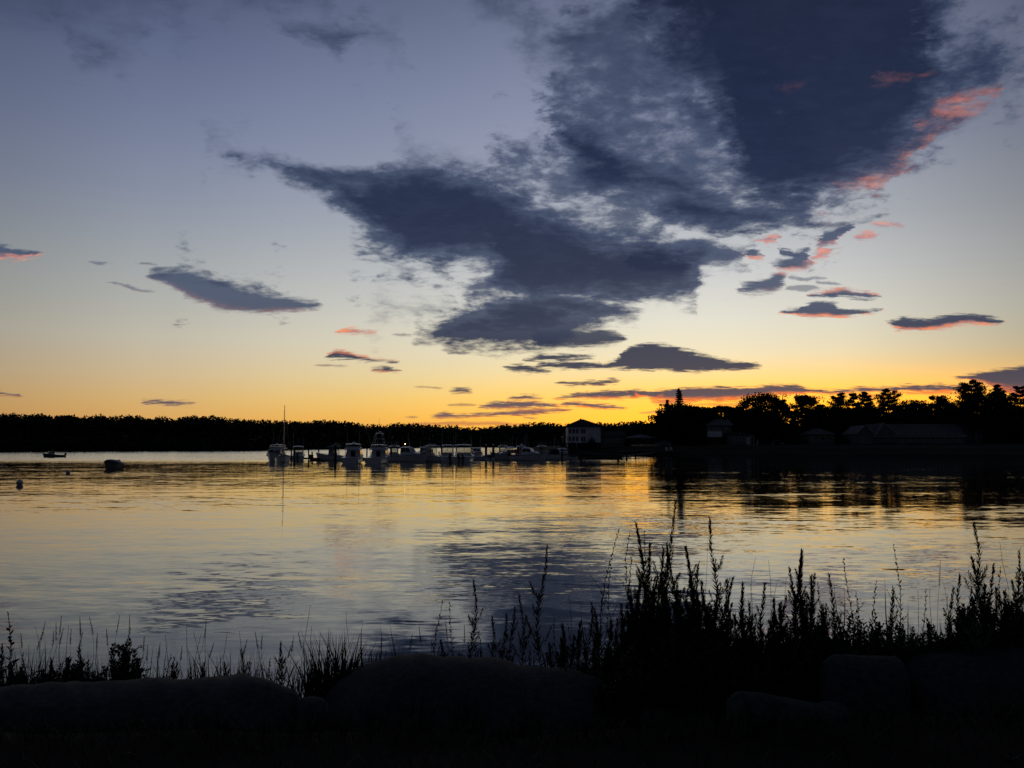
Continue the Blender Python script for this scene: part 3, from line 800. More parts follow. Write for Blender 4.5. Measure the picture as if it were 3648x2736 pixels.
TREES = [
 # kind, px, top, width px, depth, label, name, kwargs
 ('spruce',2421,1378,74,256,'tall pointed spruce that stands highest above the left end of the tree line','spruce_tree',{}),
 ('spruce',2379,1418,48,258,'smaller pointed spruce just left of the tall one','spruce_tree',{}),
 ('broad',2362,1478,62,250,'low leafy tree at the very left tip of the tree line, beside the water','leafy_tree',{}),
 ('broad',2412,1438,104,252,'dark leafy tree below the two pointed spruces','leafy_tree',{}),
 ('broad',2470,1446,96,254,'round leafy tree just right of the tall spruce','leafy_tree',{}),
 ('broad',2532,1450,90,256,'leafy tree behind the gabled white house, left of its roof','leafy_tree',{}),
 ('broad',2580,1444,70,262,'loose leafy tree above the roof of the house among trees','leafy_tree',{}),
 ('broad',2622,1450,62,262,'thin-crowned leafy tree left of the orange gap in the tree line','leafy_tree',{}),
 ('broad',2663,1478,44,266,'short leafy tree in the orange gap of the tree line','leafy_tree',{}),
 ('broad',2712,1401,122,258,'big round oak right of the orange gap in the tree line','oak_tree',{}),
 ('broad',2776,1418,58,262,'narrow oak second from the orange gap','oak_tree',{}),
 ('broad',2872,1402,76,260,'oak with a flat open top over bright gaps','oak_tree',{}),
 ('pine',2928,1438,60,268,'thin pine in the brightest stretch of the tree line','pine_tree',{}),
 ('pine',2992,1397,104,258,'wide pine left of the row of three pines','pine_tree',{}),
 ('pine',3042,1398,84,262,'ragged pine second in the row of pines','pine_tree',{}),
 ('pine',3092,1392,84,256,'pine with a narrow top third in the row of pines','pine_tree',{}),
 ('pine',3169,1383,112,252,'tall layered pine with long level branches to the right','pine_tree',{}),
 ('broad',3250,1424,80,258,'rounded low tree right of the layered pine','leafy_tree',{}),
 ('pine',3300,1432,60,262,'low pine with thin twigs over the long building','pine_tree',{}),
 ('broad',3348,1406,84,256,'bushy tree left of the notch by the largest pine','leafy_tree',{}),
 ('pine',3392,1440,60,258,'low ragged pine filling the notch by the largest pine','pine_tree',{}),
 ('pine',3470,1352,150,244,'largest pine, its wide crown highest at the right of the tree line','pine_tree',dict(dens=1.5)),
 ('broad',3520,1384,120,246,'broad dark tree leaning out from behind the largest pine','leafy_tree',{}),
 ('pine',3562,1366,70,250,'pine with a tufted top between the largest pine and the right edge','pine_tree',{}),
 ('pine',3642,1372,110,248,'dark pine cut by the right edge of the view','pine_tree',{}),
 ('pine',3760,1390,130,250,'pine beyond the right edge of the tree line','pine_tree',{}),
]
for px, yt in ((2690,1440),(2905,1450),(2955,1432),(3020,1436),(3070,1430),(3125,1434),(3205,1440),(3280,1446),(3370,1436),(3430,1430),(3600,1428),(3690,1430)):
    TREES.append(('broad', px, yt + 16, 62, 278, 'lower leafy tree in the second row behind the crowns on the point', 'leafy_tree', {}))
for kd, px, yt, wpx, d, lb, nm, kw in TREES: place_tree(kd, px, yt, wpx, d, lb, nm, **kw)

def yard_bush(px, ytop, wpx, d, label):
    x = X(px, d); g = point_h(x, d); h = P(px, ytop, d).z - g; w = wpx / F * d
    t = thing('yard_bush', (x, d, g), label, 'bush', 'bushes around the houses')
    n = 900; u = RNG.normal(size=(n, 3)); u /= np.linalg.norm(u, axis=1)[:, None]; u[:, 2] = np.abs(u[:, 2])
    link('foliage', mesh_quads('foliage', leaf_cloud(u * np.array([w/2, w/2, h]) * RNG.uniform(.4, 1.0, (n, 1)) * (0.85 + 0.3 * RNG.random((n, 1))), RNG.uniform(.12, .3, n))), 'tree_leaf', t)
    MB().tube([(0,0,-.2),(0,0,h*.5)], .07, 5).build('stem', 'bark', t)
yard_bush(2108, 1552, 38, 243, 'round dark bush in front of the right half of the white two-storey house')
yard_bush(2008, 1572, 30, 241, 'low bush under the balcony of the white two-storey house')
yard_bush(2042, 1577, 34, 240.5, 'low hedge bush below the terrace of the white two-storey house, on the left')
yard_bush(2074, 1578, 36, 240.5, 'low hedge bush below the terrace of the white two-storey house, on the right')
yard_bush(2236, 1560, 26, 243, 'bush between the low house and the open pavilion')
yard_bush(2592, 1536, 46, 243, 'large bush hiding the right side of the white house among the trees')
yard_bush(2850, 1560, 60, 240, 'bush left of the house with the hip roof')
yard_bush(3010, 1556, 70, 238, 'broad bush between the hip-roofed house and the gabled shed')
yard_bush(3160, 1578, 60, 236, 'low bush in front of the cross gable of the long building')
yard_bush(3260, 1582, 60, 236, 'low bush in front of the middle of the long building')
yard_bush(3540, 1540, 90, 238, 'dark bush right of the pale gable')

def undergrowth():
    """the dense belt of lower trees and bushes under and behind the big crowns"""
    out = []
    prof = [(2330,1525),(2380,1498),(2440,1488),(2540,1490),(2640,1496),(2700,1490),(2770,1494),(2782,1530),(2850,1530),(2862,1496),(2900,1496),(2990,1490),(3100,1492),(3200,1490),(3300,1484),(3420,1474),(3560,1462),(3900,1460)]
    for k_ in range(620):
        px = random.uniform(2345, 3950); d = random.uniform(262, 300)
        y = interp(prof, px) + random.expovariate(1 / 22.0)
        c = P(px, y, d); r = random.uniform(1.2, 2.6)
        n = 110; u = RNG.normal(size=(n, 3)); u /= np.linalg.norm(u, axis=1)[:, None]
        out.append(leaf_cloud(np.array([c.x, c.y, c.z - r]) + u * r * RNG.uniform(0.3, 1, (n, 1)), RNG.uniform(0.2, 0.6, n)))
    for k_ in range(520):
        px = random.uniform(2340, 3950); d = random.uniform(258, 275)
        y = random.uniform(1510, 1580); c = P(px, y, d); r = 3.0
        n = 60; u = RNG.normal(size=(n, 3)); u /= np.linalg.norm(u, axis=1)[:, None]
        out.append(leaf_cloud(np.array(c) + u * r * RNG.uniform(0.3, 1, (n, 1)), RNG.uniform(0.5, 1.0, n)))
    o = link('undergrowth', mesh_quads('undergrowth', np.concatenate(out)), 'tree_leaf', kind='stuff')
    o['label'] = 'dark belt of bushes and saplings beneath the trees on the point'; o['category'] = 'undergrowth'
undergrowth()

# ---------------------------------------------------------------- boats
def hull_rings(L, B, fs, fb, draft=0.35, flare=0.12, rake=0.35, n=13, full=2.4):
    rings = []
    for i in range(n):
        s = i / (n - 1)
        hb = B / 2 * (0.90 + 0.10 * sstep(0, 0.4, s)) * (1 - max(0.0, (s - 0.42) / 0.58) ** full)
        hb = max(hb, 0.015)
        fbz = fs + (fb - fs) * s ** 1.8
        kz = -draft * (1 - max(0.0, (s - 0.6) / 0.4) ** 2 * 1.0)
        x = -L / 2 + L * s
        r = rake * L * 0.18 * s ** 3
        def pt(y, z): return (x - r * (1 - (z - kz) / (fbz - kz)), y, z)
        q = 1 - flare * sstep(0.3, 1, s) * 2.0
        half = [(0.0, kz), (hb * 0.70 * q, kz * 0.35), (hb * 0.90 * q, 0.12), (hb * 0.97 * (q * .5 + .5), fbz * 0.6), (hb, fbz)]
        ring = [pt(y, z) for y, z in half] + [pt(-y, z) for y, z in reversed(half[1:])]
        rings.append(ring)
    return rings

def make_hull(t, L, B, fs, fb, mat='gelcoat', cockpit=0.5, stripe='navy', **kw):
    R = hull_rings(L, B, fs, fb, **kw); n = len(R)
    m = MB(); m.loft(R, cap0=False, cap1=True, closed=False)
    m.f.append(tuple(reversed(range(len(R[0]))))) ; m.f[-1] = tuple(reversed(range(len(R[0]))))
    h = m.build('hull', mat, t, smooth=False)
    # rub rail along the sheer
    port = [Vector(r[4]) + Vector((0, 0.02, -0.05)) for r in R]; star = [Vector(r[5]) + Vector((0, -0.02, -0.05)) for r in R]
    s = MB(); s.tube(port, 0.035, 4); s.tube(star, 0.035, 4); s.build('rub_rail', stripe, h)
    # decks: foredeck near the sheer, cockpit sole lower, bulkhead between
    d = MB(); k = int(round(cockpit * (n - 1)))
    fd = [[(Vector(r[4]) + Vector((0, -0.03, -0.04))), (Vector(r[5]) + Vector((0, 0.03, -0.04)))] for r in R[k:]]
    for i in range(len(fd) - 1): d.add([fd[i][0], fd[i][1], fd[i+1][1], fd[i+1][0]], [(0,1,2,3)])
    z0 = 0.18
    ck = [[Vector((r[4][0], r[4][1] * 0.88, z0)), Vector((r[5][0], r[5][1] * 0.88, z0))] for r in R[:k + 1]]
    for i in range(len(ck) - 1): d.add([ck[i][0], ck[i][1], ck[i+1][1], ck[i+1][0]], [(0,1,2,3)])
    d.add([ck[-1][0], ck[-1][1], fd[0][1], fd[0][0]], [(0,1,2,3)])
    d.build('deck', 'cream_gelcoat', t)
    return R

def outboard(t, x, y, s=1.0, mat='black'):
    m = MB(); m.box(x - 0.42*s, x + 0.12*s, y - 0.17*s, y + 0.17*s, 0.62*s, 1.05*s)
    m.loft([[(x-0.42*s,y-0.17*s,1.052*s),(x+0.12*s,y-0.17*s,1.052*s),(x+0.12*s,y+0.17*s,1.052*s),(x-0.42*s,y+0.17*s,1.052*s)],
            [(x-0.34*s,y-0.11*s,1.22*s),(x+0.04*s,y-0.11*s,1.22*s),(x+0.04*s,y+0.11*s,1.22*s),(x-0.34*s,y+0.11*s,1.22*s)]])
    m.box(x - 0.30*s, x - 0.02*s, y - 0.07*s, y + 0.07*s, -0.55*s, 0.618*s)
    return m.build('outboard_motor', mat, t)

def windshield(t, x, w, z0, h, lean=0.35, side=0.9):
    fr = MB(); c = [(x, -w/2, z0), (x, w/2, z0), (x - lean, w/2*0.86, z0+h), (x - lean, -w/2*0.86, z0+h)]
    b = [(x - side, -w/2, z0), (x - side, w/2, z0), (x - side - lean*.2, w/2*0.86, z0+h*0.92), (x - side - lean*.2, -w/2*0.86, z0+h*0.92)]
    g = MB(); g.add(c, [(0,1,2,3)]); g.add([c[0], c[3], b[3], b[0]], [(0,1,2,3)]); g.add([c[1], b[1], b[2], c[2]], [(0,1,2,3)])
    r = 0.025
    fr.tube([c[0], c[3]], r, 4); fr.tube([c[1], c[2]], r, 4); fr.tube([c[2], c[3]], r*1.3, 4); fr.tube([c[3], b[3]], r*1.3, 4); fr.tube([c[2], b[2]], r*1.3, 4)
    fr.tube([(x, 0, z0), (x - lean, 0, z0 + h)], r, 4)
    o = fr.build('windshield', 'metal', t); g.build('pane', 'clear', o); return o

def hardtop(t, x0, x1, w, z, mat='gelcoat', posts=True, zfloor=0.9, thick=0.09, name='hardtop', crown=0.1):
    m = MB(); rr = []
    for s in np.linspace(0, 1, 6):
        x = x0 + (x1 - x0) * s; e = 1 - 0.12 * abs(2*s - 1) ** 3
        prof = [(-w/2*e, 0), (-w/4*e, crown*.8), (0, crown), (w/4*e, crown*.8), (w/2*e, 0)]
        dz = -0.08 * abs(2*s - 1) ** 2
        rr.append([(x, y, z + c + dz) for y, c in prof] + [(x, y, z + c - thick + dz) for y, c in reversed(prof)])
    m.loft(rr); m.build(name, mat, t)
    if posts:
        for sx in (x0 + 0.15*(x1-x0), x1 - 0.12*(x1-x0)):
            for sy in (-1, 1):
                MB().tube([(sx, sy*w*0.40, zfloor), (sx + 0.02, sy*w*0.42, z - thick)], 0.028, 5).build('post', 'metal', t)

def cabin(t, x0, x1, w, z0, z1, mat='gelcoat', slope_f=0.5, slope_b=0.1, windows=True):
    m = MB(); w2 = w * 0.86
    ring0 = [(x0, -w/2, z0), (x1, -w/2, z0), (x1, w/2, z0), (x0, w/2, z0)]
    zm = z0 + (z1 - z0) * 0.4
    ring1 = [(x0 + slope_b*.3, -w/2*.97, zm), (x1 - slope_f*.3, -w/2*.97, zm), (x1 - slope_f*.3, w/2*.97, zm), (x0 + slope_b*.3, w/2*.97, zm)]
    ring2 = [(x0 + slope_b, -w2/2, z1), (x1 - slope_f, -w2/2, z1), (x1 - slope_f, w2/2, z1), (x0 + slope_b, w2/2, z1)]
    m.loft([ring0, ring1, ring2]); c = m.build('cabin', mat, t)
    if windows:
        e = 0.012
        def quad(a, b, ca, d_, nrm):
            n_ = Vector(nrm) * e
            return [Vector(q) + n_ for q in (a, b, ca, d_)]
        def lerp(p, q, s): return Vector(p) * (1 - s) + Vector(q) * s
        # side windows sit on the sloped upper band
        for sy, (ia, ib) in ((-1, (0, 1)), (1, (3, 2))):
            a, b = Vector(ring1[ia]), Vector(ring1[ib]); c2, d2 = Vector(ring2[ib]), Vector(ring2[ia])
            for s0, s1 in ((0.08, 0.46), (0.52, 0.92)):
                q = [lerp(a, b, s0), lerp(a, b, s1), lerp(d2, c2, s1), lerp(d2, c2, s0)]
                lo = [lerp(q[0], q[3], .12), lerp(q[1], q[2], .12), lerp(q[1], q[2], .85), lerp(q[0], q[3], .85)]
                g = MB(); g.add([v + Vector((0, sy*e, 0.004)) for v in lo], [(0,1,2,3)]); g.build('window', 'glass', t)
        a, b, c2, d2 = map(Vector, (ring1[1], ring1[2], ring2[2], ring2[1]))
        for s0, s1 in ((0.06, 0.47), (0.53, 0.94)):
            q = [lerp(a, b, s0), lerp(a, b, s1), lerp(d2, c2, s1), lerp(d2, c2, s0)]
            lo = [lerp(q[0], q[3], .12), lerp(q[1], q[2], .12), lerp(q[1], q[2], .85), lerp(q[0], q[3], .85)]
            MB().add([v + Vector((e, 0, 0.01)) for v in lo], [(0,1,2,3)]).build('window', 'glass', t)
    return c

def antenna(t, p, h, lean=(0, 0), r=0.028, name='antenna'):
    p = Vector(p); MB().tube([p, p + Vector((lean[0], lean[1], h))], [r, r*0.5], 4).build(name, 'trim', t)

def bow_rail(t, R, h=0.45, k0=6):
    m = MB()
    for idx in (4, 5):
        s = -1 if idx == 5 else 1
        pts = [Vector(r[idx]) + Vector((-0.05, -0.06*s, h)) for r in R[k0:]]
        m.tube(pts, 0.018, 4)
        for r in R[k0::2]: m.tube([Vector(r[idx]) + Vector((-0.05, -0.06*s, 0)), Vector(r[idx]) + Vector((-0.05, -0.06*s, h))], 0.014, 4)
    m.build('bow_rail', 'metal', t)

def wl_depth(y): return CAM_H * F / (y - HOR)
BOATS = 'boats tied up along the marina dock'
def boat_at(px, wl, rz, name, label, cat='boat', group=BOATS):
    d = wl_depth(wl); p = P(px, wl, d)
    return thing(name, (p.x, d, 0.0), label, cat, group, math.radians(rz) - math.atan2(p.x, d))

def console(t, x, w=0.8, z0=0.2, h=1.1):
    m = MB(); m.loft([[(x-0.4,-w/2,z0),(x+0.45,-w/2,z0),(x+0.45,w/2,z0),(x-0.4,w/2,z0)],[(x-0.35,-w/2*.9,z0+h),(x+0.15,-w/2*.9,z0+h),(x+0.15,w/2*.9,z0+h),(x-0.35,w/2*.9,z0+h)]])
    m.box(x-1.1, x-0.6, -w/2, w/2, z0, z0+0.75)
    m.build('console', 'gelcoat', t)

def flybridge_cruiser(t, L, B, tower=0.0, top=3.4):
    R = make_hull(t, L, B, 0.95, 1.75, cockpit=0.42, stripe='navy')
    bow_rail(t, R)
    cabin(t, -L*0.10, L*0.26, B*0.80, 0.9, 2.15, slope_f=1.1)
    m = MB(); z = 2.16                                   # flybridge coaming
    m.loft([[(-L*0.12,-B*.36,z),(L*0.10,-B*.36,z),(L*0.13,B*0.0,z),(L*0.10,B*.36,z),(-L*0.12,B*.36,z)],
            [(-L*0.12,-B*.38,z+.55),(L*0.12,-B*.38,z+.5),(L*0.16,B*0.0,z+.5),(L*0.12,B*.38,z+.5),(-L*0.12,B*.38,z+.55)]])
    m.build('flybridge', 'gelcoat', t)
    hardtop(t, -L*0.18, L*0.10, B*0.78, top, posts=True, zfloor=z+0.5)
    for sy in (-1, 1): MB().tube([(-L*0.16, sy*B*.38, 0.95), (-L*0.16, sy*B*.38, 2.9)], 0.035, 5).build('cockpit_post', 'metal', t)
    hardtop(t, -L*0.30, -L*0.10, B*0.78, 2.35, posts=False, name='cockpit_awning')
    # door in the aft bulkhead and transom
    MB().box(-L*0.10-0.03, -L*0.10-0.006, -0.35, 0.35, 0.35, 1.95).build('cabin_door', 'glass', t)
    return R

def sportfish(px, wl, rz, L, B, label, tower, top=3.0):
    t = boat_at(px, wl, rz, 'fishing_boat', label); t.scale = (.94, .94, .95)
    R = flybridge_cruiser(t, L, B, top=top)
    if tower:
        m = MB(); 
        for sx in (-1, 1):
            for sy in (-1, 1): m.tube([(sx*0.9 - 0.4, sy*B*0.36, 2.3), (sx*0.45 - 0.3, sy*0.5, tower)], 0.03, 4)
        for zz, s in ((3.4, .6), (tower - 0.9, .22)):
            k_ = 1 - (zz - 2.3) / (tower - 2.3); a = 0.45 + 0.45 * k_; b = 0.5 + (B*0.36 - 0.5) * k_
            m.tube([(-0.3 - a, -b, zz), (-0.3 + a, -b, zz), (-0.3 + a, b, zz), (-0.3 - a, b, zz), (-0.3 - a, -b, zz)], 0.022, 4)
        m.build('tuna_tower', 'metal', t)
        hardtop(t, -0.95, 0.4, 1.3, tower, posts=False, name='tower_top')
        MB().box(-0.8, 0.2, -0.5, 0.5, tower - 0.95, tower - 0.88).build('tower_platform', 'gelcoat', t)
        for sy in (-1, 1):
            MB().tube([(0.3, sy*B*0.40, 2.0), (-0.4, sy*B*0.52, 4.2), (-1.0, sy*B*0.78, 6.6)], [0.03, 0.022, 0.012], 4).build('outrigger', 'trim', t)
        antenna(t, (-0.2, 0.1, tower), 2.5)
    else:
        antenna(t, (-0.5, B*0.3, top), 3.0, (-0.5, 0.1)); antenna(t, (-0.5, -B*0.3, top), 3.4, (-0.5, -0.1))
    MB().ball((0.1, 0, (tower or top) + 0.22), 0.28, 0.28, 0.12).build('radar', 'gelcoat', t)
    return t

def cabin_boat(px, wl, rz, L, B, label, canvas=None, light=False, motors=1, arch=False, topz=2.3, hardt=True, house=False):
    t = boat_at(px, wl, rz, 'cabin_boat', label); t.scale = (1.1, 1.1, 1.12)
    R = make_hull(t, L, B, 0.82, 1.38, cockpit=0.46); bow_rail(t, R, 0.35)
    if house:
        cabin(t, L*0.0, L*0.34, B*0.70, 0.95, 1.45, slope_f=1.0, windows=False)
        cabin(t, -L*0.16, L*0.16, B*0.74, 0.90, topz - 0.08, slope_f=0.6, slope_b=0.05)
    else:
        cabin(t, L*0.02, L*0.30, B*0.70, 0.90, 1.42, slope_f=0.9, windows=False)
        windshield(t, L*0.12, B*0.78, 1.12, topz - 1.22, 0.55, 1.3)
    if hardt: hardtop(t, -L*0.16, L*0.05, B*0.80, topz, posts=True, zfloor=0.75)
    if canvas:
        m = MB(); rr = []
        for s in np.linspace(0, 1, 7):
            x = -L*0.22 + L*0.30*s; hh = (topz - 0.95) * math.sin(math.pi * (0.12 + 0.76 * s)) ** 0.5
            rr.append([(x, B*0.42*math.cos(a), 0.92 + hh*math.sin(a)) for a in np.linspace(0, math.pi, 8)])
        m.loft(rr, closed=False); m.build('canvas_cover', canvas, t)
    if arch:
        m = MB(); m.tube([(-L*.2, -B*.42, .8), (-L*.2, -B*.40, topz+.35), (-L*.2, B*.40, topz+.35), (-L*.2, B*.42, .8)], 0.06, 6); m.build('radar_arch', 'gelcoat', t)
        MB().ball((-L*.2, 0, topz + .55), .28, .28, .14).build('radar', 'gelcoat', t)
    for k_ in range(motors): outboard(t, -L/2 - 0.05, (k_ - (motors-1)/2) * 0.62, 1.0)
    antenna(t, (-L*0.05, B*0.36, topz), 2.4, (-0.3, 0)); antenna(t, (-L*0.08, -B*0.36, topz), 1.5)
    if light:
        MB().tube([(-L*0.1, 0, topz+.05), (-L*0.1, 0, topz+.42)], 0.015, 4).build('light_mast', 'metal', t)
        MB().ball((-L*0.1, 0, topz + .48), 0.07).build('anchor_light', 'lamp', t)
    return t

def t_top_boat(px, wl, rz, L, B, label, motors=1, topz=2.35, canvas='gelcoat', wide=0.8):
    t = boat_at(px, wl, rz, 'center_console_boat', label); t.scale = (1.1, 1.1, 1.12)
    R = make_hull(t, L, B, 0.80, 1.35, cockpit=0.72); console(t, 0.0)
    hardtop(t, -L*0.16, L*0.12, B*wide, topz, mat=canvas, posts=False, name='t_top')
    for sx in (-0.55, 0.5):
        for sy in (-1, 1): MB().tube([(sx, sy*0.42, 0.2), (sx*1.1, sy*0.55, topz - 0.08)], 0.026, 5).build('post', 'metal', t)
    windshield(t, 0.45, 0.8, 1.25, 0.5, 0.25, 0.3)
    en = MB(); en.add([(-0.7,-.62,.95),(0.75,-.62,.95),(0.6,-.62,topz-.12),(-0.6,-.62,topz-.12)],[(0,1,2,3)]); en.add([(-0.7,.62,.95),(0.75,.62,.95),(0.6,.62,topz-.12),(-0.6,.62,topz-.12)],[(0,1,2,3)]); en.add([(0.75,-.62,.95),(0.75,.62,.95),(0.6,.62,topz-.12),(0.6,-.62,topz-.12)],[(0,1,2,3)])
    en.build('spray_curtain', 'clear', t)
    MB().box(-0.55, 0.35, -B*0.16, B*0.16, topz + 0.11, topz + 0.24).build('life_raft', 'gelcoat', t)
    for k_ in range(motors): outboard(t, -L/2 - 0.05, (k_ - (motors-1)/2) * 0.62, 1.05)
    m = MB()
    for k_ in range(4): m.tube([(-L*0.14, (k_-1.5)*B*0.18, topz+0.02), (-L*0.16-0.12, (k_-1.5)*B*0.18, topz+0.75)], 0.012, 4)
    m.build('rod_holders', 'metal', t)
    return t

def skiff(px, wl, rz, L, B, label, cover='canvas_dark', motors=1, group=BOATS, hullmat='gelcoat', high=0.35):
    t = boat_at(px, wl, rz, 'covered_skiff', label, group=group)
    R = make_hull(t, L, B, 0.62, 0.95, mat=hullmat, cockpit=0.6)
    m = MB(); rr = []
    for r in R[:-1]:
        a, b = Vector(r[4]), Vector(r[5]); s = (r[4][0] + L/2) / L; hh = high * math.sin(math.pi * min(1, 0.12 + s * 0.88)) ** 0.7 + 0.03
        rr.append([a.lerp(b, k_) + Vector((0, 0.04*(1-2*k_), 0.03 + hh * math.sin(math.pi * k_) ** 0.6)) for k_ in np.linspace(0, 1, 7)])
    m.loft(rr, closed=False, cap0=True, cap1=True); m.build('boat_cover', cover, t)
    for k_ in range(motors): outboard(t, -L/2 - 0.05, (k_ - (motors-1)/2) * 0.55, 0.85)
    return t

sportfish(987, 1641, -108, 9.5, 3.3, 'white cabin cruiser with flybridge at the left end of the dock, behind the sailboat', 0, 3.0)
# sailboat
t = boat_at(1008, 1646.5, -86, 'sailboat', 'small white sailboat with one tall bare mast at the left end of the dock', 'sailboat')
t.rotation_euler = (math.radians(-0.5), math.radians(-2.8), t.rotation_euler.z)
R = make_hull(t, 7.2, 2.45, 0.75, 1.05, cockpit=0.4, draft=0.5)
cabin(t, -0.9, 1.6, 1.45, 0.72, 1.2, slope_f=0.6, windows=False)
MB().tube([(0.9, 0, 0.95), (0.9, 0, 9.35)], [0.07, 0.045], 8).build('mast', 'metal', t)
bm = MB().tube([(0.8, 0, 1.75), (-2.4, 0, 1.8)], 0.05, 6).build('boom', 'metal', t)
sc = MB(); rr = [[(x, 0.16*math.cos(a)*w, 1.93 + 0.18*math.sin(a)*w) for a in np.linspace(0, 6.283*7/8, 8)] for x, w in ((0.75, 1.0), (0.0, 1.25), (-1.0, 1.0), (-2.2, .6))]
sc.loft(rr); sc.build('sail_cover', 'canvas_blue', bm)
for a, b in (((0.9,0,9.3),(3.55,0,1.05)), ((0.9,0,9.3),(-3.5,0,0.8)), ((0.9,0,8.8),(0.8,1.15,0.8)), ((0.9,0,8.8),(0.8,-1.15,0.8))):
    MB().tube([a, b], 0.006, 3).build('stay', 'metal', t)
cabin_boat(1062, 1640, 88, 6.2, 2.2, 'small pale cabin boat stern-on, second gap right of the sailboat', motors=1, topz=2.3)
t_top_boat(1190, 1641, 146, 7.2, 2.5, 'open white fishing boat with a pale top, left of the thick dark piling', canvas='canvas_teal', topz=2.3)
sportfish(1260, 1649, 82, 8.4, 3.15, 'big white flybridge cruiser stern-on, with domed top and two whip antennas', 0, 3.15)
sportfish(1352, 1649.5, 76, 8.8, 3.2, 'sport fishing boat with a metal tuna tower and long outriggers', 4.9, 3.0)
cabin_boat(1456, 1644, -28, 6.6, 2.4, 'white cabin boat with a small lit lamp on its roof', light=True, topz=2.2, house=True)
t_top_boat(1537, 1643.5, 140, 6.6, 2.4, 'white open boat with a peaked top, just right of the boat with the lit lamp', topz=2.45)
cabin_boat(1594, 1645, 96, 6.6, 2.4, 'hardtop boat stern-on with one black motor, left of the twin-motor boat', motors=1, topz=2.5)
cabin_boat(1652, 1645, 84, 8.0, 3.3, 'wide hardtop boat stern-on with twin black motors', motors=2, topz=2.55, canvas=None)
t = boat_at(1706, 1640, 172, 'low_skiff', 'low open skiff lying behind the two thick pilings', 'boat')
make_hull(t, 5.2, 2.0, 0.6, 0.9, cockpit=0.7); console(t, 0.0, 0.6, 0.2, 0.9); outboard(t, -2.65, 0, 0.85)
t_top_boat(1404, 1637.5, -100, 6.0, 2.3, 'small open boat lying behind the dock right of the tuna tower boat')
cabin_boat(1512, 1637, -95, 5.8, 2.2, 'small cabin boat behind the dock at the left of the peaked-top boat', motors=1, topz=2.15, house=True)
cabin_boat(1697, 1636.5, -80, 5.8, 2.2, 'small cabin boat behind the low open skiff', motors=1, topz=2.0, house=True)
t_top_boat(1792, 1635.8, -100, 6.0, 2.3, 'open boat behind the dock left of the glazed hardtop boat')
cabin_boat(1857, 1635.5, -88, 6.0, 2.3, 'cabin boat behind the dock between the glazed hardtop boat and the radar arch', motors=1, topz=2.35, house=True)
t_top_boat(1930, 1635.2, -92, 6.0, 2.3, 'open boat behind the dock left of the boat with the canvas hood')
cabin_boat(2004, 1634.6, -85, 5.6, 2.1, 'small cabin boat behind the dock right of the canvas hood', motors=1, topz=1.9, house=True)
skiff(1744, 1640, 92, 5.0, 2.0, 'small boat under a blue canvas between the two thick pilings', 'canvas_blue')
cabin_boat(1812, 1639, 196, 6.6, 2.4, 'white boat side-on with a long glazed hardtop, bow to the left', motors=1, topz=2.15)
cabin_boat(1884, 1640, -18, 6.4, 2.5, 'boat with a radar arch and a red canvas panel', motors=1, arch=True, topz=2.05, house=True)
_b = bpy.data.objects[-1] if False else None
cabin_boat(1966, 1636.5, 178, 6.2, 2.2, 'white boat with a rounded canvas hood and a raked windshield', canvas='canvas_dark', motors=1, topz=1.95, hardt=False)
skiff(2026, 1636.5, 150, 4.4, 1.8, 'small skiff under a dark cover, right of the boat with the canvas hood', 'canvas_dark')
skiff(2106, 1635, 178, 5.2, 2.0, 'long dark covered boat near the right end of the floats', 'canvas_dark', hullmat='canvas_dark', high=0.5)
skiff(2176, 1635, 184, 4.2, 1.7, 'pale dinghy with a dark cover, last in the row before the gangway', 'canvas_dark', hullmat='grey_shingle')
for o in bpy.data.objects:
    if o.get('label', '').startswith('boat with a radar arch'):
        MB().add([(-2.1,-1.05,1.25),(-1.1,-1.05,1.25),(-1.1,-1.02,1.85),(-2.1,-1.02,1.85),(-2.1,-1.08,1.25),(-1.1,-1.08,1.25),(-1.1,-1.05,1.85),(-2.1,-1.05,1.85)],
                 [(0,1,2,3),(7,6,5,4),(0,4,5,1),(1,5,6,2),(2,6,7,3),(3,7,4,0)]).build('canvas_panel', 'red_paint', o)
        break

# boats on moorings at the left
MOOR = 'boats lying at moorings'
t = boat_at(191, 1629, 184, 'motor_boat', 'small motor boat with a cuddy cabin at anchor, far out at the left', 'boat', MOOR)
make_hull(t, 4.6, 1.8, 0.55, 1.0, cockpit=0.5, mat='grey_shingle'); cabin(t, -0.2, 1.5, 1.3, 0.7, 1.35, slope_f=0.6, windows=True); outboard(t, -2.3, 0, 0.8)
MB().tube([(0.3, 0, 1.35), (0.3, 0, 2.0)], 0.03, 4).build('mast', 'metal', t)
skiff(399, 1669, -112, 3.5, 1.6, 'small boat under a dark blue cover on a mooring, nearest boat at the left', 'navy', 1, MOOR, 'grey_shingle', 0.34)
t = boat_at(535, 1603.8, 180, 'moored_boat', 'tiny pale boat close under the far shore, left of the other', 'boat', 'boats under the far shore')
make_hull(t, 6.5, 2.2, 0.7, 1.1, cockpit=0.5); cabin(t, -0.5, 1.8, 1.5, 0.8, 1.5)
t = boat_at(692, 1603.6, 175, 'moored_boat', 'tiny pale boat close under the far shore, right of the other', 'boat', 'boats under the far shore')
make_hull(t, 6.5, 2.2, 0.7, 1.1, cockpit=0.5); cabin(t, -0.5, 1.8, 1.6, 0.8, 2.0)
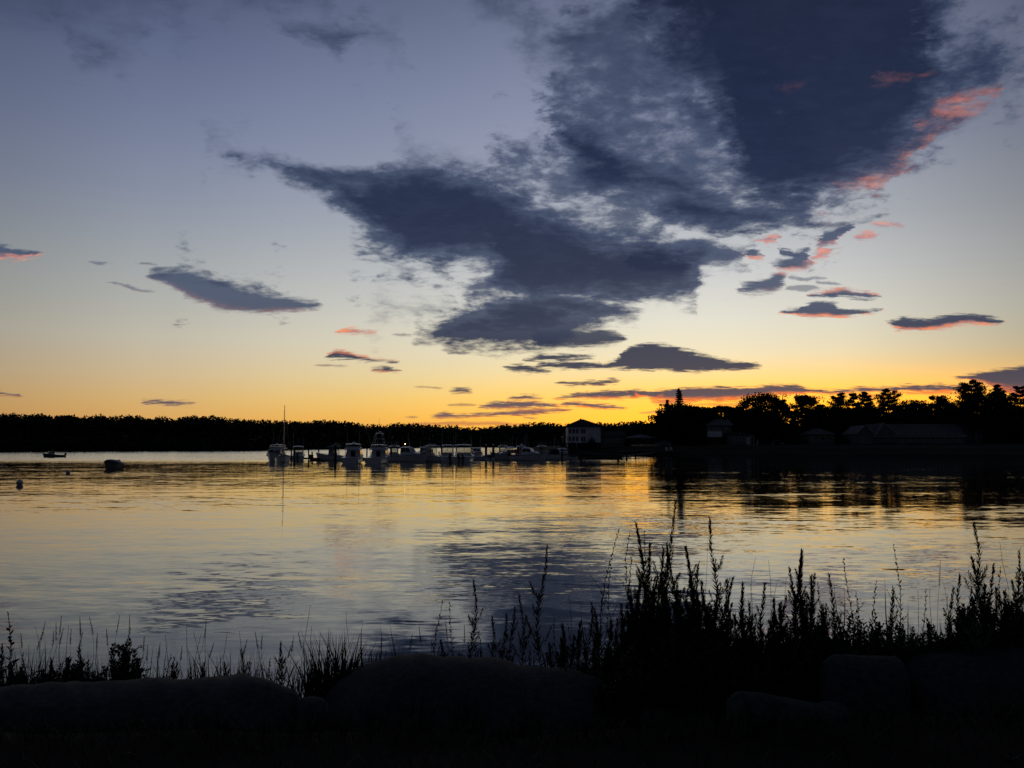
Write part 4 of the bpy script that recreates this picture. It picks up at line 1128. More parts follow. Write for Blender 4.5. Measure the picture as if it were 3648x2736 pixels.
for px, cy_, wl, r, lb in ((70, 1716, 1727, 0.225, 'largest round mooring buoy, nearest of the three at the left'),
                          (242, 1679, 1686, 0.21, 'round mooring buoy between the nearest buoy and the covered boat'),
                          (5, 1651, 1656, 0.16, 'small dark mooring buoy at the very left edge')):
    d = wl_depth(wl); p = P(px, wl, d)
    t = thing('mooring_buoy', (p.x, d, 0), lb, 'buoy', 'mooring buoys')
    MB().ball((0, 0, r * 0.72), r, r, r, 20, 12).build('float', 'buoy_white', t, smooth=True)
    MB().tube([(r*0.995*math.cos(a), r*0.995*math.sin(a), r*0.66) for a in np.linspace(0, 6.283, 21)], r*0.10, 5).build('band', 'navy', t)
    m = MB(); m.tube([(0,0,r*1.66),(0.05,0,r*1.95),(0,0,r*2.15),(-0.05,0,r*1.95),(0,0,r*1.66)], 0.014, 5); m.build('ring', 'metal', t)

# ---------------------------------------------------------------- docks and pilings
DOCK = [(1030, 157), (1300, 160), (1600, 164), (1900, 169), (2210, 173)]
def dock_y(px): return interp(DOCK, px)
def dock_section(px0, px1, label, w=1.6):
    a = P(px0, 1630, dock_y(px0)); b = P(px1, 1630, dock_y(px1))
    t = thing('floating_dock', ((a.x+b.x)/2, (a.y+b.y)/2, 0), label, 'dock', 'floating dock sections of the marina', math.atan2(b.y-a.y, b.x-a.x))
    L = math.hypot(b.x-a.x, b.y-a.y) - 0.08
    m = MB(); n = int(L / 0.15)
    for k_ in range(n):
        x = -L/2 + L*(k_+0.5)/n; m.box(x-0.068, x+0.068, -w/2, w/2, 0.46, 0.50)
    m.build('planks', 'deck_wood', t)
    fr = MB(); fr.box(-L/2, L/2, -w/2, -w/2+0.06, 0.20, 0.455); fr.box(-L/2, L/2, w/2-0.06, w/2, 0.20, 0.455); fr.build('frame', 'wood', t)
    fl = MB()
    for k_ in range(max(2, int(L/2.4))):
        x = -L/2 + L*(k_+0.5)/max(2, int(L/2.4)); fl.box(x-0.8, x+0.8, -w/2+0.08, w/2-0.08, -0.25, 0.19)
    fl.build('floats', 'black', t)
    return t
names = ['floating dock section beside the sailboat', 'floating dock section behind the open boat with the teal top', 'floating dock section behind the flybridge cruiser', 'floating dock section behind the boat with the lit lamp', 'floating dock section behind the hardtop boats', 'floating dock section behind the blue-covered boat', 'floating dock section behind the boat with the radar arch', 'floating dock section under the dark covered boats']
e = [1028, 1150, 1290, 1420, 1560, 1700, 1850, 2020, 2212]
for i in range(8): dock_section(e[i], e[i+1], names[i])
# finger piers between the berths
for i, (px, lb) in enumerate(((1145, 'finger pier left of the open boat with the teal top'), (1303, 'finger pier right of the flybridge cruiser'), (1402, 'finger pier left of the boat with the lit lamp'), (1622, 'finger pier between the two hardtop boats'), (1757, 'finger pier by the right-hand thick piling'), (1925, 'finger pier left of the boat with the canvas hood'))):
    d = dock_y(px); p = P(px, 1630, d)
    t = thing('finger_pier', (p.x, d - 0.85, 0), lb, 'dock', 'finger piers between the berths')
    m = MB(); L = 6.0; n = 36
    for k_ in range(n): y = -L + L*(k_+0.5)/n; m.box(-0.4, 0.4, y-0.072, y+0.072, 0.42, 0.455)
    m.build('planks', 'deck_wood', t); MB().box(-0.4, 0.4, -L, -0.02, 0.16, 0.415).build('frame', 'wood', t); MB().box(-0.36, 0.36, -L+0.1, -0.1, -0.25, 0.155).build('floats', 'black', t)

PILE = [(1038,1600,5,150,'slim piling just right of the sailboat hull'),(1049,1598,6,146,'second piling right of the sailboat'),(1100,1600,5,151,'piling beside the storage box on the dock'),(1135,1598,5,160,'piling in the open gap right of the storage box'),
 (1195,1584,9,143,'thick dark piling in front of the boat with the teal top'),(1307,1596,5,157,'piling left of the tuna tower boat'),(1394,1596,4.5,159,'piling right of the tuna tower boat'),(1465,1596,5,160,'piling at the bow of the boat with the lit lamp'),
 (1500,1597,5,160,'piling left of the peaked-top boat'),(1541,1600,4.5,162,'piling right of the peaked-top boat'),(1573,1594,5,161,'piling left of the hardtop boats'),(1731,1586,9,158,'left one of the two thick capped pilings'),(1757,1586,9,157,'right one of the two thick capped pilings'),
 (1846,1594,5,168,'piling between the glazed hardtop boat and the radar arch boat'),(1928,1594,5,168,'piling left of the boat with the canvas hood'),(2002,1598,6,164,'piling right of the boat with the canvas hood'),(2069,1596,7,160,'dark piling left of the long covered boat'),
 (2202,1603,7,160,'piling at the foot of the gangway'),(2232,1606,6,172,'piling half way along the gangway'),(2264,1608,6,182,'short piling near the shore end of the gangway')]
for px, yt, wpx, d, lb in PILE:
    p = P(px, 1600, d); zt = P(px, yt, d).z; r = wpx / 2 / F * d
    t = thing('piling', (p.x, d, 0), lb, 'piling', 'wooden pilings of the marina')
    m = MB(); m.tube([(0,0,-1.5),(0.01,0,0.8),(random.uniform(-.04,.04),0,zt)], [r*1.05, r, r*0.95], 10); m.build('post', 'piling', t)
    if wpx >= 8: MB().loft([[(r*1.15*math.cos(a), r*1.15*math.sin(a), zt+0.002) for a in np.linspace(0, 5.76, 12)], [(r*0.1*math.cos(a), r*0.1*math.sin(a), zt+0.28) for a in np.linspace(0, 5.76, 12)]]).build('cap', 'trim', t)
# box and power post on the dock
p = P(1096, 1630, 154.5)
t = thing('storage_box', (p.x, 156.9, 0.502), 'dark storage box standing on the dock between the sailboat and the open gap', 'box')
MB().box(-0.42, 0.42, -0.25, 0.25, 0, 0.5).build('body', 'canvas_dark', t); MB().loft([[(-.45,-.28,.503),(.45,-.28,.503),(.45,.28,.503),(-.45,.28,.503)],[(-.4,-.2,.60),(.4,-.2,.60),(.4,.2,.60),(-.4,.2,.60)]]).build('lid', 'canvas_dark', t)
p = P(1110, 1630, 157)
t = thing('power_pedestal', (p.x, 157.4, 0.502), 'slim power pedestal on the dock right of the storage box', 'pedestal')
MB().box(-.10,.10,-.10,.10,0,.85).build('post', 'grey_shingle', t); MB().box(-.13,.13,-.13,.13,.853,1.1).build('lamp_head', 'trim', t)
p = P(1559, 1630, 160)
t = thing('power_pedestal', (p.x, 162.9, 0.502), 'slim power pedestal on the dock right of the peaked-top boat', 'pedestal')
MB().box(-.10,.10,-.10,.10,0,.85).build('post', 'grey_shingle', t); MB().box(-.13,.13,-.13,.13,.853,1.1).build('lamp_head', 'trim', t)
# gangway from the float up to the land
a = P(2206, 1630, 174); b = P(2352, 1612, 232)
t = thing('gangway', (0,0,0), 'long low gangway with rails from the floats to the point', 'gangway')
A_ = Vector((a.x, a.y, 0.55)); B_ = Vector((b.x+2, b.y+4, 1.1)); dr = (B_-A_).normalized(); sd = Vector((dr.y, -dr.x, 0)).normalized()*0.6
MB().loft([[A_-sd, A_+sd, A_+sd-Vector((0,0,.12)), A_-sd-Vector((0,0,.12))], [B_-sd, B_+sd, B_+sd-Vector((0,0,.12)), B_-sd-Vector((0,0,.12))]]).build('deck', 'deck_wood', t)
for s in (-1, 1):
    m = MB(); m.tube([A_+sd*s+Vector((0,0,.9)), B_+sd*s+Vector((0,0,.9))], 0.03, 4)
    for k_ in np.linspace(0, 1, 14): q = A_.lerp(B_, k_)+sd*s; m.tube([q, q+Vector((0,0,.9))], 0.025, 4)
    m.build('railing', 'wood', t)

# ---------------------------------------------------------------- buildings on the point
HG = 'houses on the point'
def win(parent, x0, x1, z0, z1, y, mull=True):
    """window on a wall facing -y: frame proud of the wall, glass set in"""
    f = MB(); e = 0.09; yf = y - 0.045
    f.box(x0-e, x1+e, yf, y-0.003, z1, z1+e); f.box(x0-e, x1+e, yf, y-0.003, z0-e, z0)
    f.box(x0-e, x0, yf, y-0.003, z0, z1); f.box(x1, x1+e, yf, y-0.003, z0, z1)
    if mull: f.box(x0, x1, yf+0.01, y-0.012, (z0+z1)/2-0.025, (z0+z1)/2+0.025)
    o = f.build('window', 'trim', parent)
    MB().box(x0, x1, y-0.02, y-0.010, z0, z1).build('pane', 'glass', o)
    return o
def walls(parent, x0, x1, y0, y1, z0, z1, mat):
    return MB().box(x0, x1, y0, y1, z0, z1).build('wall', mat, parent)
def hip(parent, x0, x1, y0, y1, z, h, over, rx0, rx1, mat='roof_dark'):
    x0 -= over; x1 += over; y0 -= over; y1 += over; ym = (y0+y1)/2; t_ = 0.16
    m = MB(); v = [(x0,y0,z),(x1,y0,z),(x1,y1,z),(x0,y1,z),(x0,y0,z+t_),(x1,y0,z+t_),(x1,y1,z+t_),(x0,y1,z+t_),(rx0,ym,z+h),(rx1,ym,z+h)]
    m.add(v, [(0,3,2,1),(0,1,5,4),(1,2,6,5),(2,3,7,6),(3,0,4,7),(4,5,9,8),(5,6,9),(6,7,8,9),(7,4,8)])
    return m.build('roof', mat, parent)
def gable_x(parent, x0, x1, y0, y1, z, h, over, mat='roof_dark', wallmat=None):
    """ridge along x"""
    ym = (y0+y1)/2; s = h/((y1-y0)/2); m = MB(); t_ = 0.15
    ya, yb = y0-over, y1+over; za = z - over*s
    m.loft([[(x0-over,ya,za),(x0-over,ym,z+h),(x0-over,yb,za),(x0-over,yb,za+t_),(x0-over,ym,z+h+t_),(x0-over,ya,za+t_)],
            [(x1+over,ya,za),(x1+over,ym,z+h),(x1+over,yb,za),(x1+over,yb,za+t_),(x1+over,ym,z+h+t_),(x1+over,ya,za+t_)]])
    r = m.build('roof', mat, parent)
    if wallmat: MB().loft([[(x0+.01,y0+.01,z+.002),(x0+.01,y1-.01,z+.002),(x0+.01,ym,z+h-.02)],[(x1-.01,y0+.01,z+.002),(x1-.01,y1-.01,z+.002),(x1-.01,ym,z+h-.02)]]).build('gable', wallmat, parent)
    return r
def gable_y(parent, x0, x1, y0, y1, z, h, over, mat='roof_dark', wallmat=None):
    xm = (x0+x1)/2; s = h/((x1-x0)/2); m = MB(); t_ = 0.15
    xa, xb = x0-over, x1+over; za = z - over*s
    m.loft([[(xa,y0-over,za),(xm,y0-over,z+h),(xb,y0-over,za),(xb,y0-over,za+t_),(xm,y0-over,z+h+t_),(xa,y0-over,za+t_)],
            [(xa,y1+over,za),(xm,y1+over,z+h),(xb,y1+over,za),(xb,y1+over,za+t_),(xm,y1+over,z+h+t_),(xa,y1+over,za+t_)]])
    r = m.build('roof', mat, parent)
    MB().tube([(xa, y0-over-0.02, za+0.05), (xm, y0-over-0.02, z+h+0.05), (xb, y0-over-0.02, za+0.05)], 0.07, 4).build('bargeboard', 'trim', r)
    if wallmat: MB().loft([[(x0+.01,y0+.01,z+.002),(x1-.01,y0+.01,z+.002),(xm,y0+.01,z+h-.02)],[(x0+.01,y1-.01,z+.002),(x1-.01,y1-.01,z+.002),(xm,y1-.01,z+h-.02)]]).build('gable', wallmat, parent)
    return r
def house(name, pxc, d, label, group=HG):
    x = X(pxc, d); return thing(name, (x, d, 0), label, 'house', group), x, min(point_h(x, d), point_h(x, d - 3)) - 0.05
def zz(y, d): return P(1824, y, d).z
def rx(px, d, xc): return X(px, d) - xc

# white two-storey house
d = 246; t, xc, g = house('two_storey_house', 2080, d, 'white two-storey house with a dark hip roof, tallest building on the point')
x0, x1 = rx(2023, d, xc), rx(2140, d, xc); zb, zt = zz(1576, d), zz(1519, d)
walls(t, x0, x1, 0, 9, zb, zt, 'clapboard')
MB().box(x0+0.1, x1-0.1, 0.1, 8.9, g-0.3, zb-0.003).build('foundation', 'stone', t)
r = hip(t, x0, x1, 0, 9, zt+0.002, zz(1492, d)-zt, 0.7, rx(2072, d, xc), rx(2084, d, xc))
MB().box(rx(2071, d, xc), rx(2076, d, xc), 4.2, 4.9, zz(1497, d), zz(1489.5, d)).build('chimney', 'stone', r)
for a, b in ((2027,2034.5),(2039.5,2047.5),(2052.5,2060)):
    win(t, rx(a,d,xc), rx(b,d,xc), zz(1543,d), zz(1529,d), 0); win(t, rx(a,d,xc), rx(b,d,xc), zz(1571,d), zz(1556,d), 0)
for a, b in ((2070.5,2077),(2079,2085.5)):
    win(t, rx(a,d,xc), rx(b,d,xc), zz(1543,d), zz(1529,d), 0); win(t, rx(a,d,xc), rx(b,d,xc), zz(1572,d), zz(1556,d), 0)
bx0 = rx(2003, d, xc)
dk = MB(); dk.box(bx0, x0-0.01, -2.0, 3.0, zz(1556,d)-0.15, zz(1556,d)); dk.build('balcony', 'trim', t)
for k_ in (bx0+0.1, x0-0.2): MB().box(k_-0.08, k_+0.08, -1.98, -1.82, g-1.2, zz(1556,d)-0.155).build('balcony_post', 'trim', t)
m = MB(); m.tube([(bx0+.05,-1.9,zz(1545,d)),(x0-.05,-1.9,zz(1545,d))], 0.05, 4)
for k_ in np.linspace(bx0+.05, x0-.05, 6): m.tube([(k_,-1.9,zz(1556,d)),(k_,-1.9,zz(1545,d))], 0.03, 4)
m.build('balcony_railing', 'trim', t)
MB().box(bx0+0.9, rx(2072,d,xc), -2.4, -0.01, zb-0.16, zb-0.004).build('terrace', 'trim', t)
for k_ in np.linspace(bx0+1.1, rx(2070,d,xc), 4): MB().box(k_-.09, k_+.09, -2.35, -2.17, g-1.2, zb-0.165).build('terrace_post', 'trim', t)
# low wide house
d = 250; t, xc, g = house('low_house', 2180, d, 'low dark house with a broad roof right beside the white two-storey house')
x0, x1 = rx(2126, d, xc), rx(2226, d, xc); zt = zz(1553, d)
walls(t, x0, x1, 0, 8, g-0.3, zt, 'beige_siding'); gable_x(t, x0, x1, 0, 8, zt+.002, zz(1537,d)-zt, 0.5, 'roof_dark', 'beige_siding')
for a in (2136, 2150, 2166, 2182, 2196, 2212): win(t, rx(a,d,xc), rx(a+7,d,xc), zz(1572,d), zz(1558,d), 0)
# open pavilion
d = 244; t, xc, g = house('pavilion', 2288, d, 'open pavilion with a pale low hip roof on posts', 'sheds and pavilions on the point'); t['category'] = 'pavilion'
x0, x1 = rx(2246, d, xc), rx(2332, d, xc); zt = zz(1561, d)
hip(t, x0, x1, 0, 6, zt, zz(1547,d)-zt, 0.5, rx(2284,d,xc), rx(2292,d,xc), 'roof_grey')
for a in np.linspace(x0+.15, x1-.15, 4):
    for b in (0.15, 5.85): MB().box(a-.08, a+.08, b-.08, b+.08, g-.3, zt-.003).build('post', 'wood', t)
# gabled house among trees
d = 247; t, xc, g = house('white_house', 2560, d, 'white house with a pale grey roof tucked in among the trees')
x0, x1 = rx(2520, d, xc), rx(2608, d, xc); zt = zz(1517, d)
walls(t, x0, x1, 0, 8, zz(1560,d), zt, 'beige_siding'); MB().box(x0-.02, rx(2570,d,xc), -0.9, -0.004, zz(1557,d), zz(1537,d)).build('porch', 'clapboard', t)
MB().box(x0+.05, x1-.05, .05, 7.9, g-.4, zz(1560,d)-.003).build('foundation', 'stone', t)
hip(t, x0, x1, 0, 8, zt+.002, zz(1491,d)-zt, 0.5, rx(2566,d,xc), rx(2606,d,xc), 'roof_grey')
for a in (2524, 2532, 2544, 2556, 2584): win(t, rx(a,d,xc), rx(a+6,d,xc), zz(1533,d), zz(1521,d), 0)
# flat cottage
d = 238; t, xc, g = house('small_cottage', 2640, d, 'small grey cottage with a nearly flat roof beside the white arbor')
x0, x1 = rx(2602, d, xc), rx(2680, d, xc); zt = zz(1548, d)
walls(t, x0, x1, 0, 6, g-.3, zt, 'grey_shingle'); hip(t, x0, x1, 0, 6, zt+.002, 0.55, 0.35, rx(2620,d,xc), rx(2660,d,xc))
for a in (2612, 2632, 2646): win(t, rx(a,d,xc), rx(a+7,d,xc), zz(1568,d), zz(1555,d), 0)
MB().box(rx(2660,d,xc), rx(2668,d,xc), -.05, -.004, g-.1, zz(1557,d)).build('door', 'trim', t)
# house behind
d = 246; t, xc, g = house('hip_roof_house', 2928, d, 'plain house with a dark hip roof left of the gabled shed')
x0, x1 = rx(2882, d, xc), rx(2974, d, xc); zt = zz(1549, d)
walls(t, x0, x1, 0, 8, g-.3, zt, 'beige_siding'); hip(t, x0, x1, 0, 8, zt+.002, zz(1525,d)-zt, 0.4, rx(2918,d,xc), rx(2942,d,xc), 'roof_grey')
win(t, rx(2924,d,xc), rx(2940,d,xc), zz(1568,d), zz(1555,d), 0); win(t, rx(2892,d,xc), rx(2900,d,xc), zz(1568,d), zz(1555,d), 0); win(t, rx(2956,d,xc), rx(2964,d,xc), zz(1568,d), zz(1555,d), 0)
# gabled shed
d = 232; t, xc, g = house('gabled_shed', 3080, d, 'narrow grey shed, gable end to the water with pale edges', 'sheds and pavilions on the point'); t['category'] = 'shed'
x0, x1 = rx(3052, d, xc), rx(3112, d, xc); zt = zz(1544, d)
walls(t, x0, x1, 0, 9, g-.3, zt, 'grey_shingle'); gable_y(t, x0, x1, 0, 9, zt+.002, zz(1517,d)-zt, 0.3, 'roof_grey', 'grey_shingle')
win(t, -0.35, 0.35, zz(1575,d), zz(1562,d), 0)
# long building
d = 240; t, xc, g = house('long_building', 3280, d, 'long low building with a wide grey roof and one cross gable, right of the shed'); t['category'] = 'building'
x0, x1 = rx(3118, d, xc), rx(3440, d, xc); zt = zz(1550, d)
walls(t, x0, x1, 0, 10, g-.4, zt, 'grey_shingle'); gable_x(t, x0, x1, 0, 10, zt+.002, zz(1511,d)-zt, 0.4, 'roof_grey', 'grey_shingle')
MB().box(x0-.4, x1+.4, -.62, -.46, zt-.42, zt-.28).build('gutter', 'trim', t)
for k_ in range(9): a = 3210 + k_*25; win(t, rx(a,d,xc), rx(a+9,d,xc), zz(1572,d), zz(1560,d), 0)
MB().loft([[(rx(3120,d,xc),-.5,zz(1550,d)),(rx(3200,d,xc),-.5,zz(1550,d)),(rx(3147,d,xc),-.5,zz(1507,d))],[(rx(3120,d,xc),5,zz(1550,d)),(rx(3200,d,xc),5,zz(1550,d)),(rx(3147,d,xc),5,zz(1507,d))]]).build('cross_gable', 'grey_shingle', t)
MB().tube([(rx(3120,d,xc),-.52,zz(1550,d)),(rx(3147,d,xc),-.52,zz(1506,d)),(rx(3201,d,xc),-.52,zz(1550,d))], 0.09, 4).build('bargeboard', 'trim', t)
# far gable at right
d = 246; t, xc, g = house('gabled_house', 3474, d, 'house end with a steep pale gable at the right end of the long building')
x0, x1 = rx(3446, d, xc), rx(3502, d, xc); zt = zz(1532, d)
walls(t, x0, x1, 0, 7, g-.4, zt, 'grey_shingle'); gable_y(t, x0, x1, 0, 7, zt+.002, zz(1488,d)-zt, .3, 'roof_grey', 'grey_shingle'); win(t, -.4, .4, zz(1560,d), zz(1545,d), 0)
# house across the water
p = P(66, 1590, 450); t = thing('hillside_house', (p.x, 450, 0), 'faint grey house among the trees on the far shore at the left', 'house', None)
walls(t, -5, 5, 0, 6, P(66,1548,450).z, P(66,1533,450).z, 'grey_shingle'); gable_x(t, -5, 5, 0, 6, P(66,1533,450).z+.002, 1.8, .4, 'roof_grey', 'grey_shingle')
win(t, -3, -1.6, P(66,1544,450).z, P(66,1538,450).z, 0); win(t, 1.6, 3, P(66,1544,450).z, P(66,1538,450).z, 0)

# cars parked by the shore
def car(px, d, rz, label, mat):
    x = X(px, d); g = point_h(x, d)
    t = thing('parked_car', (x, d, g), label, 'car', 'cars parked on the point', math.radians(rz))
    prof = [(-2.15,.45),(-2.15,.85),(-1.75,.98),(-1.15,1.02),(-0.75,1.42),(0.45,1.46),(1.05,1.02),(1.9,.88),(2.15,.65),(2.15,.40)]
    m = MB(); rr = []
    for y, s in ((-.86,.97),(-.80,1.0),(0,1.02),(.80,1.0),(.86,.97)): rr.append([(a*s, y if b < 1.1 else y*.82, b*s if b > .5 else b) for a, b in prof])
    m.loft(rr); m.build('body', mat, t)
    for sy in (-1, 1): MB().add([(-1.08,sy*.865,1.05),(0.95,sy*.865,1.05),(0.42,sy*.722,1.40),(-.72,sy*.722,1.38)], [(0,1,2,3)]).build('window', 'glass', t)
    for sx in (-1.35, 1.35):
        for sy in (-.80, .80):
            w = MB().tube([(sx,sy-.1,.33),(sx,sy+.1,.33)], .33, 14).build('wheel', 'black', t)
            MB().tube([(sx,sy-.105,.33),(sx,sy+.105,.33)], .19, 10).build('rim', 'metal', w)
    for sy in (-.6, .6): MB().box(2.08, 2.17, sy-.15, sy+.15, .62, .74).build('headlight', 'trim', t)
car(2365, 234, 172, 'pale car parked beside the open pavilion', 'roof_grey')
car(2768, 232, 6, 'dark car parked right of the small cottage', 'canvas_dark')
# garden things
for px, lb in ((2376, 'white lawn chair on the shore below the pale car, left of its twin'), (2391, 'white lawn chair on the shore below the pale car, right of its twin')):
    d = 222; x = X(px, d); t = thing('lawn_chair', (x, d, point_h(x, d)), lb, 'chair', 'lawn chairs on the shore', math.radians(5))
    MB().box(-.3,.3,-.3,.25,.36,.40).build('seat', 'trim', t); MB().loft([[(-.3,.22,.41),(.3,.22,.41),(.3,.26,.41),(-.3,.26,.41)],[(-.26,.5,1.05),(.26,.5,1.05),(.26,.54,1.05),(-.26,.54,1.05)]]).build('backrest', 'trim', t)
    for sx in (-.27,.27):
        for sy in (-.27,.22): MB().box(sx-.03,sx+.03,sy-.03,sy+.03,0,.355).build('leg', 'trim', t)
        MB().box(sx-.07,sx+.07,-.32,.2,.58,.61).build('armrest', 'trim', t)
d = 231; x = X(2679, d); t = thing('garden_arbor', (x, d, point_h(x, d)), 'narrow white arbor with an arched top at the corner of the small cottage', 'arbor')
for sx in (-.55, .55):
    for sy in (-.3, .3): MB().tube([(sx,sy,0),(sx,sy,2.1)], .05, 5).build('post', 'trim', t)
m = MB()
for sy in (-.3, .3): m.tube([(.55*math.cos(a), sy, 2.1+.5*math.sin(a)) for a in np.linspace(0, math.pi, 9)], .05, 5)
for a in np.linspace(0.15, math.pi-.15, 6): m.tube([(.55*math.cos(a), -.4, 2.1+.5*math.sin(a)), (.55*math.cos(a), .4, 2.1+.5*math.sin(a))], .03, 4)
m.build('arch', 'trim', t)
d = 229; x = X(2700, d); t = thing('garden_post', (x, d, point_h(x, d)), 'short white post on the lawn right of the arbor', 'post')
MB().tube([(0,0,0),(0,0,1.1)], .09, 8).build('shaft', 'trim', t); MB().ball((0,0,1.2), .15).build('finial', 'trim', t)
d = 228; x = X(2566, d); t = thing('kayak', (x, d, point_h(x, d)), 'yellow kayak lying on the lawn in front of the small cottage', 'kayak', None, 0.05)
MB().loft([[(xx, w*math.cos(a), .02 + .17 + h_*math.sin(a)) for a in np.linspace(0, 5.5, 8)] for xx, w, h_ in ((-2.1,.02,.02),(-1.2,.26,.13),(0,.36,.16),(1.2,.26,.13),(2.1,.02,.02))]).build('hull', 'straw', t)
# stone seawall at the tip of the point
t = thing('stone_seawall', (0,0,0), 'low stone seawall along the shore below the white two-storey house', 'wall')
m = MB(); ptsw = [(px, interp(SHORE, X(px, 235)) + 1.0) for px in np.linspace(2004, 2420, 40)]
for i, (px, dd) in enumerate(ptsw):
    x = X(px, dd)
    for k_ in range(3):
        s = random.uniform(.32, .5); c = Vector((x + random.uniform(-.2,.2), dd + k_*.25, .25 + k_*.42))
        m.ball(c, s*1.3, s*.8, s*.62, 7, 5)
m.build('stones', 'stone', t)

# ---------------------------------------------------------------- foreground: rocks
def boulder(crest, d, label, thick=0.9, name='boulder', seed=0, group='rocks along the bank'):
    """a weathered slab: its top edge follows the given outline at distance d"""
    p0, p1 = crest[0][0], crest[-1][0]
    n = max(26, int((p1 - p0) / 9)); m_ = 22; v = []; xm = X((p0 + p1) / 2, d, 2400)
    for i in range(n + 1):
        px = p0 + (p1 - p0) * i / n
        c = P(px, interp(crest, px), d); g = 0.75
        e = min(1.0, 6.0 * min(i, n - i) / n + 0.10) ** 0.5
        for j in range(m_ + 1):
            a = math.pi * j / m_
            hh = max(0.04, c.z - g)
            y = d + (-math.cos(a)) * thick * 1.0 * (0.9 if a < math.pi/2 else 0.6) * e + 0.05 * nz(c.x * 2, j * .3, seed)
            z = g + hh * (math.sin(a) ** 0.9 if a < math.pi/2 else math.sin(a) ** 0.55)
            k_ = 0.030 * nz(c.x * 3.1 + seed, y * 3.1, z * 3.1) + 0.022 * nz(c.x * 9, y * 9, z * 9 + seed) + 0.010 * nz(c.x * 24, y * 24, z * 24)
            q = math.sin(a)
            v.append((c.x * y / d - xm, y - d, z + k_ * (1.0 if q < 0.95 else 0.5)))
    f = [(i*(m_+1)+j, (i+1)*(m_+1)+j, (i+1)*(m_+1)+j+1, i*(m_+1)+j+1) for i in range(n) for j in range(m_)]
    f.append(tuple(range(m_ + 1))); f.append(tuple(reversed([n*(m_+1)+j for j in range(m_ + 1)])))
    o = link(name, mesh_from(name, v, f, True), 'granite'); o.location = (xm, d, 0)
    return tag(o, label, 'rock', group)
boulder([(-260,2462),(-100,2458),(100,2452),(180,2446),(300,2444),(420,2440),(520,2430),(650,2428),(800,2425),(900,2424),(960,2432),(1010,2448),(1050,2462),(1080,2490)], 4.8, 'long flat granite slab along the left half of the bank', 0.8, seed=1)
boulder([(1130,2520),(1165,2480),(1200,2440),(1240,2412),(1290,2386),(1350,2358),(1400,2347),(1450,2343),(1560,2346),(1650,2350),(1740,2353),(1800,2366),(1860,2386),(1950,2400),(2050,2408),(2120,2424),(2200,2470)], 5.1, 'rounded pale granite boulder in the middle of the bank', 0.9, seed=4)
boulder([(2585,2490),(2610,2462),(2640,2452),(2700,2460),(2780,2478),(2860,2496),(2960,2518),(3010,2530),(3040,2550)], 4.4, 'wedge-shaped rock sloping down to the right, lowest at the right', 0.5, seed=7)
boulder([(2915,2400),(2930,2360),(2960,2342),(3040,2337),(3120,2335),(3190,2333),(3215,2350),(3235,2400),(3245,2450)], 4.85, 'square-ended pale block below the weeds at the right', 0.5, seed=9)
boulder([(3215,2400),(3225,2350),(3260,2328),(3400,2317),(3520,2308),(3648,2301),(3800,2298),(3960,2310),(4000,2380)], 5.15, 'long dark slab at the right edge of the bank', 0.8, seed=12)
boulder([(1040,2520),(1060,2492),(1100,2484),(1150,2492),(1180,2520)], 4.7, 'small rock wedged between the long slab and the middle boulder', 0.35, seed=15)
boulder([(2230,2530),(2260,2490),(2340,2470),(2450,2474),(2540,2482),(2590,2520)], 5.0, 'dark rock under the tallest clump of weeds', 0.6, seed=18)

# ---------------------------------------------------------------- foreground: plants
class LeafBuf:
    def __init__(self): self.q = []
    def leaf(self, p, d, length, width, droop=0.0, fold=0.25):
        """pointed folded leaf: two quads"""
        d = d.normalized(); s = d.cross(Vector((0, 0, 1)))
        s = s.normalized() if s.length > 0.05 else Vector((1, 0, 0))
        rot = random.uniform(-0.9, 0.9); s = (s * math.cos(rot) + d.cross(s) * math.sin(rot)).normalized(); up = s.cross(d)
        mid = p + d * length * 0.45 + up * width * fold; tip = p + d * length - Vector((0, 0, 1)) * droop * length
        a = mid + s * width / 2 - up * width * fold; b = mid - s * width / 2 - up * width * fold
        self.q += [p, a, tip, mid, p, mid, tip, b]
    def blade(self, pts, w):
        """flat tapering grass blade"""
        n = len(pts)
        for i in range(n - 1):
            d = pts[i+1] - pts[i]; s = Vector((math.cos(self.az), math.sin(self.az), 0))
            w0 = w * (1 - (i / (n - 1)) ** 2.0); w1 = w * (1 - ((i + 1) / (n - 1)) ** 2.0) + 0.0004
            self.q += [pts[i] - s*w0/2, pts[i] + s*w0/2, pts[i+1] + s*w1/2, pts[i+1] - s*w1/2]
    def build(self, name, mat, parent=None, kind=None):
        return link(name, mesh_quads(name, np.array([tuple(v) for v in self.q], dtype=np.float32)), mat, parent, kind)

def stem_path(h, lean, bend, n=9):
    a = random.uniform(0, 6.283); w = random.uniform(.6, 1.4)
    return [Vector((lean * (i/(n-1)) ** 1.5 * h + bend*h*0.03*math.sin(w*6.0*i/(n-1)+a), bend*h*0.03*math.cos(5.0*i/(n-1)+a), h*i/(n-1))) for i in range(n)]
def along(pts, s):
    k_ = s * (len(pts) - 1); i = min(int(k_), len(pts) - 2); return pts[i].lerp(pts[i+1], k_ - i), (pts[i+1] - pts[i]).normalized()

